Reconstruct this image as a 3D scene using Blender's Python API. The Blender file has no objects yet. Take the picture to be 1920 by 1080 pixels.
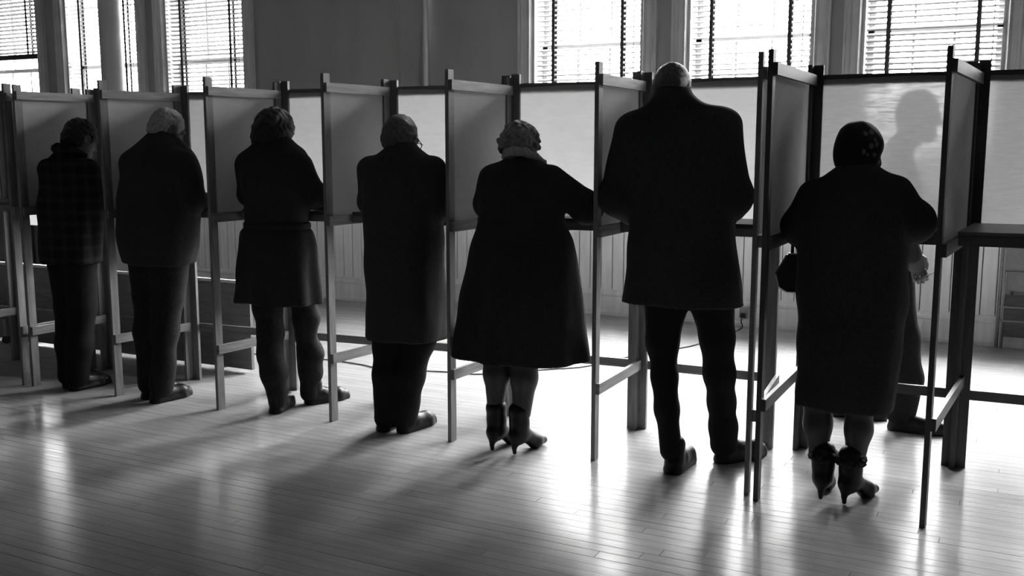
import bpy, math, random
import numpy as np
from mathutils import Vector, Matrix

# ------------------------------------------------------------------ camera, sky, exposure
sc = bpy.context.scene
COL = sc.collection
random.seed(7)
CAM_H = 1.459
cd = bpy.data.cameras.new('camera'); cam = bpy.data.objects.new('camera', cd); COL.objects.link(cam)
cam.location = (0, 0, CAM_H)
cam.rotation_euler = (math.radians(90 - 8.04), 0, math.radians(27.1))
cd.sensor_width = 36.0; cd.lens = 36.0 * 1872 / 1920
cd.clip_start = 0.05; cd.clip_end = 200
sc.camera = cam

SKY = 25.0      # luminance of the bright overcast sky at the horizon; it brightens smoothly towards the zenith
GROUND = 5.0    # light coming up from the ground outside
world = bpy.data.worlds.new('overcast_sky'); sc.world = world; world.use_nodes = True
wnt = world.node_tree; wb = wnt.nodes['Background']; wb.inputs['Color'].default_value = (1, 1, 1, 1)
wtc = wnt.nodes.new('ShaderNodeTexCoord'); wsx = wnt.nodes.new('ShaderNodeSeparateXYZ')
wnt.links.new(wtc.outputs['Generated'], wsx.inputs[0])
wup = wnt.nodes.new('ShaderNodeMath'); wup.operation = 'MULTIPLY_ADD'; wup.inputs[1].default_value = 4 * SKY; wup.inputs[2].default_value = SKY
wnt.links.new(wsx.outputs['Z'], wup.inputs[0])
wgt = wnt.nodes.new('ShaderNodeMath'); wgt.operation = 'GREATER_THAN'; wgt.inputs[1].default_value = 0.0; wnt.links.new(wsx.outputs['Z'], wgt.inputs[0])
wmx = wnt.nodes.new('ShaderNodeMix'); wmx.inputs[2].default_value = GROUND
wnt.links.new(wgt.outputs[0], wmx.inputs[0]); wnt.links.new(wup.outputs[0], wmx.inputs[3]); wnt.links.new(wmx.outputs[0], wb.inputs['Strength'])

vs = sc.view_settings
vs.view_transform = 'Standard'; vs.look = 'None'; vs.gamma = 1.0; vs.use_curve_mapping = False
vs.exposure = 0.15
try:
    sc.cycles.transparent_max_bounces = 24
    sc.cycles.use_denoising = True
    sc.cycles.max_bounces = 10
except Exception:
    pass

WALL_Y = 8.10          # inner face of the window wall, right part
WALL_YL = 7.75         # inner face of the window wall, left part (stands forward)
STEP_X = -5.13         # where the wall steps back
CEIL = 4.3
X0, X1, Y0 = -13.2, 5.4, -6.0
SILL, MEET, HEAD = 1.0, 2.33, 3.66
# windows: x left, x right, inner wall face
WINS = [(-10.98, -9.90, WALL_YL), (-9.45, -8.37, WALL_YL), (-7.97, -6.92, WALL_YL),
        (-3.94, -2.92, WALL_Y), (-2.53, -1.53, WALL_Y), (-1.17, -0.19, WALL_Y), (0.20, 1.18, WALL_Y)]
# daylight enters only through the windows: sampling portals in the openings (they emit nothing themselves)
for i, (xa, xb, wy) in enumerate(WINS):
    ld = bpy.data.lights.new('window_daylight', 'AREA'); ld.shape = 'RECTANGLE'
    ld.size = xb - xa; ld.size_y = HEAD - SILL; ld.energy = 1.0
    ld.cycles.is_portal = True
    lo = bpy.data.objects.new('window_daylight', ld); COL.objects.link(lo)
    lo.location = ((xa + xb) / 2, wy + 0.26, (SILL + HEAD) / 2)
    lo.rotation_euler = (math.radians(-90), 0, 0)

# ------------------------------------------------------------------ materials (all grey: a black-and-white photograph)
MATS = {}
def mat(name, v, rough=0.6, spec=0.5, noise=0.0, scale=20.0, stretch=(1, 1, 1), bump=0.0, bscale=None, metal=0.0, coat=0.0,
        coat_rough=0.1, rough_var=0.0, rvscale=8.0, detail=4.0):
    if name in MATS: return MATS[name]
    m = bpy.data.materials.new(name); m.use_nodes = True
    nt = m.node_tree; b = nt.nodes['Principled BSDF']
    b.inputs['Base Color'].default_value = (v, v, v, 1)
    b.inputs['Roughness'].default_value = rough
    b.inputs['Specular IOR Level'].default_value = spec
    b.inputs['Metallic'].default_value = metal
    b.inputs['Coat Weight'].default_value = coat
    b.inputs['Coat Roughness'].default_value = coat_rough
    tc = nt.nodes.new('ShaderNodeTexCoord'); mp = nt.nodes.new('ShaderNodeMapping')
    mp.inputs['Scale'].default_value = stretch
    nt.links.new(tc.outputs['Object'], mp.inputs['Vector'])
    if noise > 0:
        n = nt.nodes.new('ShaderNodeTexNoise'); n.inputs['Scale'].default_value = scale; n.inputs['Detail'].default_value = detail
        nt.links.new(mp.outputs[0], n.inputs['Vector'])
        r = nt.nodes.new('ShaderNodeMapRange')
        r.inputs['From Min'].default_value = 0.3; r.inputs['From Max'].default_value = 0.7
        r.inputs['To Min'].default_value = v * (1 - noise); r.inputs['To Max'].default_value = v * (1 + noise)
        nt.links.new(n.outputs['Fac'], r.inputs['Value']); nt.links.new(r.outputs[0], b.inputs['Base Color'])
    if rough_var > 0:
        n3 = nt.nodes.new('ShaderNodeTexNoise'); n3.inputs['Scale'].default_value = rvscale; n3.inputs['Detail'].default_value = 5
        nt.links.new(mp.outputs[0], n3.inputs['Vector'])
        r3 = nt.nodes.new('ShaderNodeMapRange')
        r3.inputs['From Min'].default_value = 0.3; r3.inputs['From Max'].default_value = 0.7
        r3.inputs['To Min'].default_value = max(0.02, rough - rough_var); r3.inputs['To Max'].default_value = rough + rough_var
        nt.links.new(n3.outputs['Fac'], r3.inputs['Value']); nt.links.new(r3.outputs[0], b.inputs['Roughness'])
    if bump > 0:
        n2 = nt.nodes.new('ShaderNodeTexNoise'); n2.inputs['Scale'].default_value = bscale or scale * 3; n2.inputs['Detail'].default_value = 3
        nt.links.new(mp.outputs[0], n2.inputs['Vector'])
        bp = nt.nodes.new('ShaderNodeBump'); bp.inputs['Strength'].default_value = bump; bp.inputs['Distance'].default_value = 0.01
        nt.links.new(n2.outputs['Fac'], bp.inputs['Height']); nt.links.new(bp.outputs[0], b.inputs['Normal'])
    MATS[name] = m
    return m

def floor_mat():
    m = mat('varnished_strip_floor', 0.43, rough=0.23, spec=0.035, noise=0.11, scale=9, stretch=(0.5, 9, 1), bump=0.02, bscale=22, rough_var=0.06, rvscale=3)
    nt = m.node_tree; b = nt.nodes['Principled BSDF']
    # each plank its own shade
    src = b.inputs['Base Color'].links[0].from_socket
    oi = nt.nodes.new('ShaderNodeObjectInfo')
    at = nt.nodes.new('ShaderNodeAttribute'); at.attribute_name = 'tone'
    ad = nt.nodes.new('ShaderNodeMath'); ad.operation = 'ADD'
    nt.links.new(oi.outputs['Random'], ad.inputs[0]); nt.links.new(at.outputs['Fac'], ad.inputs[1])
    fr = nt.nodes.new('ShaderNodeMath'); fr.operation = 'FRACT'; nt.links.new(ad.outputs[0], fr.inputs[0])
    r = nt.nodes.new('ShaderNodeMapRange'); r.inputs['To Min'].default_value = 0.93; r.inputs['To Max'].default_value = 1.05
    nt.links.new(fr.outputs[0], r.inputs['Value'])
    mx = nt.nodes.new('ShaderNodeMath'); mx.operation = 'MULTIPLY'
    nt.links.new(src, mx.inputs[0]); nt.links.new(r.outputs[0], mx.inputs[1]); nt.links.new(mx.outputs[0], b.inputs['Base Color'])
    return m

def cloth_mat(name, v, trans, clear, weave=900):
    """canvas stretched on the frames: lets daylight through (translucent), thin weave lets a little straight through"""
    m = bpy.data.materials.new(name); m.use_nodes = True; nt = m.node_tree
    for n in list(nt.nodes): nt.nodes.remove(n)
    out = nt.nodes.new('ShaderNodeOutputMaterial')
    df = nt.nodes.new('ShaderNodeBsdfDiffuse'); tl = nt.nodes.new('ShaderNodeBsdfTranslucent'); tp = nt.nodes.new('ShaderNodeBsdfRefraction'); tp.inputs['IOR'].default_value = 1.05; tp.inputs['Roughness'].default_value = 0.55     # loose weave: scatters a little as it lets light through
    tc = nt.nodes.new('ShaderNodeTexCoord'); mp = nt.nodes.new('ShaderNodeMapping'); mp.inputs['Scale'].default_value = (1, 1, 3.5)
    nt.links.new(tc.outputs['Object'], mp.inputs['Vector'])
    n = nt.nodes.new('ShaderNodeTexNoise'); n.inputs['Scale'].default_value = 14; n.inputs['Detail'].default_value = 6
    nt.links.new(mp.outputs[0], n.inputs['Vector'])
    r = nt.nodes.new('ShaderNodeMapRange'); r.inputs['From Min'].default_value = 0.3; r.inputs['From Max'].default_value = 0.7
    r.inputs['To Min'].default_value = v * 0.96; r.inputs['To Max'].default_value = v * 1.03
    nt.links.new(n.outputs['Fac'], r.inputs['Value'])
    nt.links.new(r.outputs[0], df.inputs['Color']); nt.links.new(r.outputs[0], tl.inputs['Color'])
    m1 = nt.nodes.new('ShaderNodeMixShader'); m1.inputs[0].default_value = trans
    nt.links.new(df.outputs[0], m1.inputs[1]); nt.links.new(tl.outputs[0], m1.inputs[2])
    last = m1
    if clear > 0:
        m2 = nt.nodes.new('ShaderNodeMixShader')
        n2 = nt.nodes.new('ShaderNodeTexNoise'); n2.inputs['Scale'].default_value = 34; n2.inputs['Detail'].default_value = 8; n2.inputs['Roughness'].default_value = 0.7
        mp2 = nt.nodes.new('ShaderNodeMapping'); mp2.inputs['Scale'].default_value = (0.45, 1, 4)
        nt.links.new(tc.outputs['Object'], mp2.inputs['Vector']); nt.links.new(mp2.outputs[0], n2.inputs['Vector'])
        r2 = nt.nodes.new('ShaderNodeMapRange'); r2.inputs['From Min'].default_value = 0.40; r2.inputs['From Max'].default_value = 0.62
        r2.inputs['To Min'].default_value = clear * 0.08; r2.inputs['To Max'].default_value = clear * 1.9
        nt.links.new(n2.outputs['Fac'], r2.inputs['Value']); nt.links.new(r2.outputs[0], m2.inputs[0])
        nt.links.new(m1.outputs[0], m2.inputs[1]); nt.links.new(tp.outputs[0], m2.inputs[2]); last = m2
    nt.links.new(last.outputs[0], out.inputs['Surface'])
    MATS[name] = m
    return m

def glass_mat():
    m = bpy.data.materials.new('window_glass'); m.use_nodes = True; nt = m.node_tree
    for n in list(nt.nodes): nt.nodes.remove(n)
    out = nt.nodes.new('ShaderNodeOutputMaterial'); tp = nt.nodes.new('ShaderNodeBsdfTransparent'); gl = nt.nodes.new('ShaderNodeBsdfGlossy')
    tp.inputs['Color'].default_value = (0.93, 0.93, 0.93, 1); gl.inputs['Roughness'].default_value = 0.02
    fr = nt.nodes.new('ShaderNodeFresnel'); fr.inputs['IOR'].default_value = 1.45
    mx = nt.nodes.new('ShaderNodeMixShader')
    nt.links.new(fr.outputs[0], mx.inputs[0]); nt.links.new(tp.outputs[0], mx.inputs[1]); nt.links.new(gl.outputs[0], mx.inputs[2])
    nt.links.new(mx.outputs[0], out.inputs['Surface'])
    return m

M_FLOOR = floor_mat()
M_SUB = mat('subfloor', 0.03, 0.9)
M_WALL = mat('painted_plaster', 0.235, 0.75, noise=0.10, scale=1.3, stretch=(2, 2, 0.5), bump=0.05, bscale=60)
M_PANEL = mat('painted_wainscot', 0.85, 0.45, noise=0.08, scale=6, stretch=(4, 4, 0.5))
M_TRIM = mat('painted_trim', 0.42, 0.40, noise=0.08, scale=6)
M_CEIL = mat('ceiling_plaster', 0.35, 0.9, noise=0.05, scale=2)
M_SASH = mat('sash_paint', 0.55, 0.45, noise=0.05, scale=9)
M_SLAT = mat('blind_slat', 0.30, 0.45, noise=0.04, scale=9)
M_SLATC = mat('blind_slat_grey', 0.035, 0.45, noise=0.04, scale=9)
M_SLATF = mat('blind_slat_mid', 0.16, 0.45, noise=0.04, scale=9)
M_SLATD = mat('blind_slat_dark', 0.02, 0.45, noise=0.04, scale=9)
M_TAPE = mat('ladder_tape', 0.04, 0.9)
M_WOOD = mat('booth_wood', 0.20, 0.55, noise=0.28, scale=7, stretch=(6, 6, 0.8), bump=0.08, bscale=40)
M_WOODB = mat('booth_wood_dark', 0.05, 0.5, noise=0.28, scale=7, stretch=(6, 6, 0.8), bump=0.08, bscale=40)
M_WOODR = mat('booth_rail_wood', 0.20, 0.55, noise=0.28, scale=7, stretch=(0.8, 0.8, 8), bump=0.08, bscale=40)
M_WOODBR = mat('booth_rail_wood_dark', 0.05, 0.5, noise=0.28, scale=7, stretch=(0.8, 0.8, 8), bump=0.08, bscale=40)
M_SHELF = mat('shelf_wood', 0.10, 0.45, noise=0.25, scale=7, stretch=(0.8, 6, 6))
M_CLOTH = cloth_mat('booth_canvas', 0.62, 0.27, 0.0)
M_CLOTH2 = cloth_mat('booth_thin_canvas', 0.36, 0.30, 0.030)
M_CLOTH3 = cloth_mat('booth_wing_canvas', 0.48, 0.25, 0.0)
M_GLASS = glass_mat()
M_METAL = mat('grey_metal', 0.28, 0.4, metal=0.6, noise=0.1, scale=30)
M_CHAIR = mat('chair_enamel', 0.22, 0.45, noise=0.1, scale=30)
M_DARK = mat('dark_stained_wood', 0.05, 0.4, noise=0.3, scale=8, stretch=(1, 6, 6))
M_BOARD = mat('table_board', 0.17, 0.5, noise=0.2, scale=10, stretch=(1, 5, 5))
M_LITEDGE = mat('lit_edge_paint', 0.6, 0.4, noise=0.1, scale=20)  # daylight on the low board's top edge, put into the colour
M_PAPER = mat('white_paper', 0.85, 0.7, noise=0.04, scale=15)
M_RUBBER = mat('black_rubber', 0.02, 0.6, noise=0.1, scale=30)
M_SKIN = mat('skin', 0.11, 0.5, noise=0.10, scale=25, bump=0.05, bscale=150)
M_STOCK = mat('dark_stocking', 0.035, 0.55, noise=0.15, scale=90)
M_LEATHER = mat('black_leather', 0.008, 0.42, spec=0.28, noise=0.2, scale=30, bump=0.06, bscale=90)
M_FUR = mat('black_fur', 0.012, 0.9, noise=0.4, scale=120, bump=0.6, bscale=220)
def wool(name, v): return mat(name, v, 0.9, spec=0.15, noise=0.25, scale=140, bump=0.25, bscale=320)
M_COATS = [wool('wool_a', 0.040), wool('wool_b', 0.034), wool('wool_c', 0.044)]
M_TROUS = wool('trouser_cloth', 0.017)
M_JEANS = mat('dark_denim', 0.020, 0.85, spec=0.2, noise=0.3, scale=60, bump=0.2, bscale=260)

# ------------------------------------------------------------------ object helpers
def add_obj(name, me, m, parent=None, smooth=False):
    if m is not None and len(me.materials) == 0: me.materials.append(m)
    if smooth: me.polygons.foreach_set('use_smooth', [True] * len(me.polygons))
    o = bpy.data.objects.new(name, me); COL.objects.link(o)
    if parent is not None: o.parent = parent
    return o
def tag(o, label, cat=None, group=None, kind=None):
    o['label'] = label
    if cat: o['category'] = cat
    if group: o['group'] = group
    if kind: o['kind'] = kind
    return o
def empty(name, loc=(0, 0, 0), rz=0.0):
    o = bpy.data.objects.new(name, None); COL.objects.link(o)
    o.location = loc; o.rotation_euler = (0, 0, rz); o.empty_display_size = 0.1
    return o

class MB:
    """collects simple solids into one mesh"""
    def __init__(s): s.v = []; s.f = []
    def hexa(s, c8):
        n = len(s.v); s.v += [tuple(p) for p in c8]
        s.f += [tuple(n + i for i in q) for q in ((0, 3, 2, 1), (4, 5, 6, 7), (0, 1, 5, 4), (1, 2, 6, 5), (2, 3, 7, 6), (3, 0, 4, 7))]
        return s
    def box(s, a, b):
        x0, y0, z0 = a; x1, y1, z1 = b
        return s.hexa([(x0, y0, z0), (x1, y0, z0), (x1, y1, z0), (x0, y1, z0), (x0, y0, z1), (x1, y0, z1), (x1, y1, z1), (x0, y1, z1)])
    def bar(s, p, q, wide, thick, side):
        """board from p to q; 'wide' along the unit vector side, 'thick' across"""
        p = Vector(p); q = Vector(q); d = (q - p).normalized(); sd = Vector(side); sd = (sd - d * sd.dot(d)).normalized(); t = d.cross(sd)
        a = sd * wide / 2; b = t * thick / 2
        return s.hexa([p - a - b, p + a - b, p + a + b, p - a + b, q - a - b, q + a - b, q + a + b, q - a + b])
    def tube(s, pts, r, seg=8, cap=True):
        pts = [Vector(p) for p in pts]; n0 = len(s.v); up = Vector((0, 0, 1)); prev = None
        rs = r if isinstance(r, (list, tuple)) else [r] * len(pts)
        for i, p in enumerate(pts):
            d = (pts[min(i + 1, len(pts) - 1)] - pts[max(i - 1, 0)]).normalized()
            if prev is None:
                a = d.cross(up if abs(d.z) < 0.9 else Vector((1, 0, 0))).normalized()
            else:
                a = (prev - d * prev.dot(d)).normalized()
            prev = a; b = d.cross(a)
            for k in range(seg):
                t = 2 * math.pi * k / seg
                s.v.append(tuple(p + (a * math.cos(t) + b * math.sin(t)) * rs[i]))
        for i in range(len(pts) - 1):
            for k in range(seg):
                k2 = (k + 1) % seg; o = n0 + i * seg
                s.f.append((o + k, o + k2, o + seg + k2, o + seg + k))
        if cap:
            s.f.append(tuple(n0 + k for k in range(seg))[::-1]); o = n0 + (len(pts) - 1) * seg; s.f.append(tuple(o + k for k in range(seg)))
        return s
    def prism(s, outline, y0, y1):
        """outline of (x,z) points extruded from y0 to y1"""
        n = len(s.v); k = len(outline)
        s.v += [(x, y0, z) for x, z in outline] + [(x, y1, z) for x, z in outline]
        s.f.append(tuple(range(n, n + k))); s.f.append(tuple(range(n + 2 * k - 1, n + k - 1, -1)))
        for i in range(k):
            j = (i + 1) % k; s.f.append((n + i, n + k + i, n + k + j, n + j))
        return s
    def mesh(s, name):
        me = bpy.data.meshes.new(name); me.from_pydata([tuple(v) for v in s.v], [], s.f); me.update(); return me
    def build(s, name, m, parent=None, smooth=False):
        me = s.mesh(name)
        bmfix(me)
        return add_obj(name, me, m, parent, smooth)
import bmesh
def bmfix(me):
    bm = bmesh.new(); bm.from_mesh(me); bmesh.ops.recalc_face_normals(bm, faces=bm.faces); bm.to_mesh(me); bm.free()

# ------------------------------------------------------------------ the room
def slab(name, a, b, m, label, cat):
    o = MB().box(a, b).build(name, m); tag(o, label, cat, kind='structure'); return o

floor = slab('floor', (X0, Y0, -0.12), (X1, 8.6, -0.022), M_SUB, 'varnished narrow-strip wooden floor of the hall', 'floor')
# strip floor: narrow planks along the length of the hall
PITCH = 0.0585; PW = PITCH - 0.0007
lens = [0.9, 1.2, 1.5, 1.8, 2.1, 2.4]
def plank_verts(L):
    c = 0.0006
    return [(0, 0, -0.02), (L, 0, -0.02), (L, PW, -0.02), (0, PW, -0.02),
            (0, 0, -c), (L, 0, -c), (L, PW, -c), (0, PW, -c),
            (c, c, 0), (L - c, c, 0), (L - c, PW - c, 0), (c, PW - c, 0)]
PF = [(0, 1, 5, 4), (1, 2, 6, 5), (2, 3, 7, 6), (3, 0, 4, 7), (4, 5, 9, 8), (5, 6, 10, 9), (6, 7, 11, 10), (7, 4, 8, 11), (8, 9, 10, 11)]
pm = {}
for L in lens:
    me = bpy.data.meshes.new('plank'); me.from_pydata(plank_verts(L - 0.0012), [], PF); me.update(); me.materials.append(M_FLOOR); pm[L] = me
planks = []
rng = random.Random(3)
y = Y0; row = 0
while y < 8.35:
    x = X0 - rng.random() * 2
    while x < X1:
        L = rng.choice(lens); planks.append((x, y, L, rng.uniform(-0.0007, 0.0007), rng.uniform(-0.0002, 0.0), rng.random())); x += L
    y += PITCH + (0.0014 if rng.random() < 0.2 else 0.0); row += 1
yaw = math.radians(27.1)
def inview(x, y):
    u = x * math.cos(yaw) + y * math.sin(yaw); d = -x * math.sin(yaw) + y * math.cos(yaw)
    return d > 2.9 and abs(u) < 0.60 * d + 0.3
cand = sorted([i for i, p in enumerate(planks) if inview(p[0] + p[2] / 2, p[1])], key=lambda i: math.hypot(planks[i][0] + planks[i][2] / 2, planks[i][1]))
near = set(cand[:298])
V = []; F = []; T = []
for i, (px, py, L, tilt, dz, tone) in enumerate(planks):
    if i in near:
        o = bpy.data.objects.new('plank', pm[L]); COL.objects.link(o); o.parent = floor
        o.location = (px, py, dz); o.rotation_euler = (tilt, 0, 0)
    else:
        n = len(V)
        V += [(px + a, py + b, c + dz + (b - PW / 2) * tilt) for a, b, c in plank_verts(L - 0.0012)]
        F += [tuple(n + k for k in q) for q in PF]; T += [tone] * 12
me = bpy.data.meshes.new('plank_field'); me.from_pydata(V, [], F); me.update()
a = me.attributes.new('tone', 'FLOAT', 'POINT'); a.data.foreach_set('value', T)
o = add_obj('plank_field', me, M_FLOOR, floor); o['kind'] = 'stuff'

slab('ceiling', (X0, Y0, CEIL), (X1, 8.6, CEIL + 0.15), M_CEIL, 'plain plaster ceiling of the hall', 'ceiling')
slab('wall_left', (X0 - 0.2, Y0, 0), (X0, 8.6, CEIL), M_WALL, 'plain end wall of the hall beyond the left edge', 'wall')
slab('wall_right', (X1, Y0, 0), (X1 + 0.2, 8.6, CEIL), M_WALL, 'plain end wall of the hall beyond the right edge', 'wall')
slab('wall_front', (X0, Y0 - 0.2, 0), (X1, Y0, CEIL), M_WALL, 'long wall of the hall behind the viewer', 'wall')

# window wall with its openings
WT = 0.32
def wall_run(mb, xs, xe, wy, wins):
    cur = xs
    for xa, xb in wins:
        mb.box((cur, wy, 0), (xa, wy + WT, CEIL)); mb.box((xa, wy, 0), (xb, wy + WT, SILL)); mb.box((xa, wy, HEAD), (xb, wy + WT, CEIL)); cur = xb
    mb.box((cur, wy, 0), (xe, wy + WT, CEIL))
mb = MB()
wall_run(mb, X0, STEP_X, WALL_YL, [(a, b) for a, b, w in WINS if w == WALL_YL])
wall_run(mb, STEP_X - 0.05, X1, WALL_Y, [(a, b) for a, b, w in WINS if w == WALL_Y])
wall = tag(mb.build('wall_back', M_WALL), 'grey plaster wall with tall windows behind the voting booths', 'wall', kind='structure')
# wainscot of vertical boards under the sills
BW = 0.104
bme = MB().prism([(0.004, 0.215), (0.012, 0.20), (BW - 0.012, 0.20), (BW - 0.004, 0.215), (BW - 0.004, 0.95), (0.004, 0.95)], -0.014, 0.0).mesh('wainscot_board')
bmfix(bme); bme.materials.append(M_PANEL)
for xs, xe, wy in ((-10.6, STEP_X - 0.01, WALL_YL), (STEP_X, 1.4, WALL_Y)):
    x = xe - BW if wy == WALL_YL else xs
    while xs - 1e-6 <= x <= xe - BW + 1e-6:
        o = bpy.data.objects.new('wainscot_board', bme); COL.objects.link(o); o.parent = wall; o.location = (x, wy - 0.006, 0)
        x += -BW if wy == WALL_YL else BW
def run_trim(name, prof, label, cat):
    mb = MB()
    for xs, xe, wy in ((X0, STEP_X + 0.03, WALL_YL), (STEP_X, X1, WALL_Y)):
        n = len(mb.v); k = len(prof)
        mb.v += [(xs, wy - d, z) for d, z in prof] + [(xe, wy - d, z) for d, z in prof]
        mb.f.append(tuple(range(n, n + k))); mb.f.append(tuple(range(n + 2 * k - 1, n + k - 1, -1)))
        for i in range(k):
            j = (i + 1) % k; mb.f.append((n + i, n + k + i, n + k + j, n + j))
    return tag(mb.build(name, M_PANEL), label, cat, kind='structure')
run_trim('baseboard_back', [(0, 0), (0.034, 0), (0.034, 0.025), (0.026, 0.04), (0.026, 0.165), (0.032, 0.175), (0.032, 0.19), (0.022, 0.205), (0.022, 0.225), (0, 0.235)],
         'painted baseboard along the foot of the window wall', 'baseboard')
run_trim('trim_1', [(0, 0.94), (0.03, 0.945), (0.055, 0.965), (0.055, 0.985), (0.03, 1.0), (0, 1.0)], 'painted cap rail on top of the wainscot under the windows', 'trim')
tag(MB().box((STEP_X - 0.02, WALL_YL + 0.01, 0), (STEP_X + 0.03, WALL_Y + 0.02, CEIL)).build('trim_2', M_WALL), 'narrow return of the wall where it steps back', 'wall', kind='structure')

# windows
CAS = 0.13
cas_prof = [(0.0, 0.0), (0.012, 0.028), (0.018, 0.040), (0.030, 0.028), (0.038, 0.018), (0.075, 0.018), (0.084, 0.032), (0.095, 0.040), (0.108, 0.032), (0.118, 0.044), (CAS, 0.044), (CAS, 0.0)]
def build_window(i, xa, xb, wy):
    w = xb - xa
    jm = MB()   # jamb lining
    jm.box((xa - 0.001, wy - 0.005, SILL), (xa + 0.02, wy + WT, HEAD)).box((xb - 0.02, wy - 0.005, SILL), (xb + 0.001, wy + WT, HEAD)).box((xa, wy - 0.005, HEAD - 0.02), (xb, wy + WT, HEAD + 0.001)).box((xa, wy - 0.005, SILL - 0.001), (xb, wy + WT, SILL + 0.02))
    win = tag(jm.build('window_%d' % (i + 1), M_TRIM), ['tall sash window at far left with its blind half raised', 'tall sash window behind the round column', 'tall sash window right of the round column', 'tall sash window right of the recess with the pipe', 'tall sash window behind the tall man', 'tall sash window at right behind the patterned headscarf', 'tall sash window beyond the right edge'][i], 'window', kind='structure')
    for side in (-1, 1):
        mb = MB(); xe = xa if side < 0 else xb; n = len(cas_prof)
        pts = [(xe + side * d, wy - p) for d, p in cas_prof]
        mb.v = [(x, y, 0.98) for x, y in pts] + [(x, y, HEAD + 0.12) for x, y in pts]
        mb.f = [tuple(range(n)), tuple(range(2 * n - 1, n - 1, -1))] + [(k, n + k, n + (k + 1) % n, (k + 1) % n) for k in range(n)]
        mb.build('casing', M_TRIM, win)
    MB().box((xa - CAS, wy - 0.044, HEAD - 0.0), (xb + CAS, wy - 0.0, HEAD + 0.14)).build('head_casing', M_TRIM, win)
    MB().box((xa - CAS - 0.02, wy - 0.07, SILL - 0.03), (xb + CAS + 0.02, wy + 0.05, SILL + 0.005)).build('sill', M_TRIM, win)
    cols, rows = 3, 2
    for s, (z0, z1, yy) in enumerate(((SILL + 0.02, MEET + 0.02, wy + 0.17), (MEET - 0.02, HEAD - 0.02, wy + 0.205))):
        a, b = xa + 0.02, xb - 0.02; st = 0.045
        mb = MB().box((a, yy, z0), (a + st, yy + 0.035, z1)).box((b - st, yy, z0), (b, yy + 0.035, z1)).box((a, yy, z0), (b, yy + 0.035, z0 + (0.07 if s == 0 else 0.04))).box((a, yy, z1 - 0.04), (b, yy + 0.035, z1))
        sash = mb.build('sash', M_SASH, win)
        ga, gb, gz0, gz1 = a + st, b - st, z0 + (0.07 if s == 0 else 0.04), z1 - 0.04
        for c in range(1, cols):
            x = ga + (gb - ga) * c / cols; MB().box((x - 0.009, yy + 0.005, gz0), (x + 0.009, yy + 0.03, gz1)).build('muntin', M_SASH, sash)
        z = (gz0 + gz1) / 2; MB().box((ga, yy + 0.006, z - 0.009), (gb, yy + 0.029, z + 0.009)).build('muntin', M_SASH, sash)
        for c in range(cols):
            for r in range(rows):
                pa, pb = ga + (gb - ga) * c / cols, ga + (gb - ga) * (c + 1) / cols; qa, qb = gz0 + (gz1 - gz0) * r / rows, gz0 + (gz1 - gz0) * (r + 1) / rows
                me = bpy.data.meshes.new('pane'); me.from_pydata([(pa, yy + 0.017, qa), (pb, yy + 0.017, qa), (pb, yy + 0.017, qb), (pa, yy + 0.017, qb)], [], [(0, 1, 2, 3)])
                add_obj('pane', me, M_GLASS, sash)
    return win
for i, (xa, xb, wy) in enumerate(WINS): build_window(i, xa, xb, wy)

# venetian blinds
blind_lab = ['dark venetian blind pulled half way up at far left', 'venetian blind with open slats behind the round column', 'venetian blind with tilted slats right of the round column',
             'venetian blind with open slats in the window above the grey curly hair', 'venetian blind with open slats above the tall man', 'venetian blind with half-tilted slats at the right', 'venetian blind beyond the right edge']
blind_tilt = [-22, -7, -17, 37, 37, 46, 44]     # + outer edge of the slats raised, - lowered
def build_blind(i, xa, xb, wy):
    a, b = xa + 0.025, xb - 0.025; L = b - a; yb = wy + 0.045
    root = tag(empty('venetian_blind', ((a + b) / 2, yb, SILL)), blind_lab[i], 'blind', 'venetian blinds in the tall windows')
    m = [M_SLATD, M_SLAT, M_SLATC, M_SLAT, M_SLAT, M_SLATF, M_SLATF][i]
    zb = 2.485 if i == 0 else SILL + 0.03
    me = bpy.data.meshes.new('slat')
    hw = 0.025 if i < 3 else 0.019; v = []
    for k, (dy, dz) in enumerate(((-hw, 0), (-hw / 2, 0.002), (0, 0.0028), (hw / 2, 0.002), (hw, 0))):
        v += [(-L / 2, dy, dz), (L / 2, dy, dz)]
    v += [(x, y, z - 0.0008) for x, y, z in v]
    f = [(2 * k, 2 * k + 1, 2 * k + 3, 2 * k + 2) for k in range(4)] + [(10 + 2 * k, 10 + 2 * k + 2, 10 + 2 * k + 3, 10 + 2 * k + 1) for k in range(4)] + [(0, 10, 11, 1), (8, 9, 19, 18)]
    me.from_pydata(v, [], f); me.update(); me.materials.append(m)
    p = 0.0425; z = zb + 0.035
    r = random.Random(i)
    while z < HEAD - 0.05:
        o = bpy.data.objects.new('slat', me); COL.objects.link(o); o.parent = root
        o.location = (0, 0, z - SILL); o.rotation_euler = (math.radians((blind_tilt[i] + r.uniform(-2, 2))), r.uniform(-0.0015, 0.0015), 0)
        z += p
    for t in (-0.33, 0.33):
        mb = MB()
        for yy in (-0.030, 0.030): mb.box((t * L - 0.014, yy - 0.0012, zb - SILL), (t * L + 0.014, yy + 0.0012, HEAD - SILL - 0.03))
        mb.build('ladder_tape', M_TAPE, root)
    MB().box((-L / 2, -0.026, zb - SILL - 0.012 - (0.03 if i == 0 else 0)), (L / 2, 0.026, zb - SILL + 0.012)).build('bottom_rail', m, root)
    MB().box((-L / 2, -0.03, HEAD - SILL - 0.065), (L / 2, 0.03, HEAD - SILL - 0.022)).build('head_rail', m, root)
    MB().tube([(L / 2 - 0.06, -0.034, 0.35), (L / 2 - 0.058, -0.036, 1.4), (L / 2 - 0.06, -0.034, HEAD - SILL - 0.05)], 0.0025, 5).build('pull_cord', M_TAPE, root)
for i, (xa, xb, wy) in enumerate(WINS): build_blind(i, xa, xb, wy)

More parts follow.
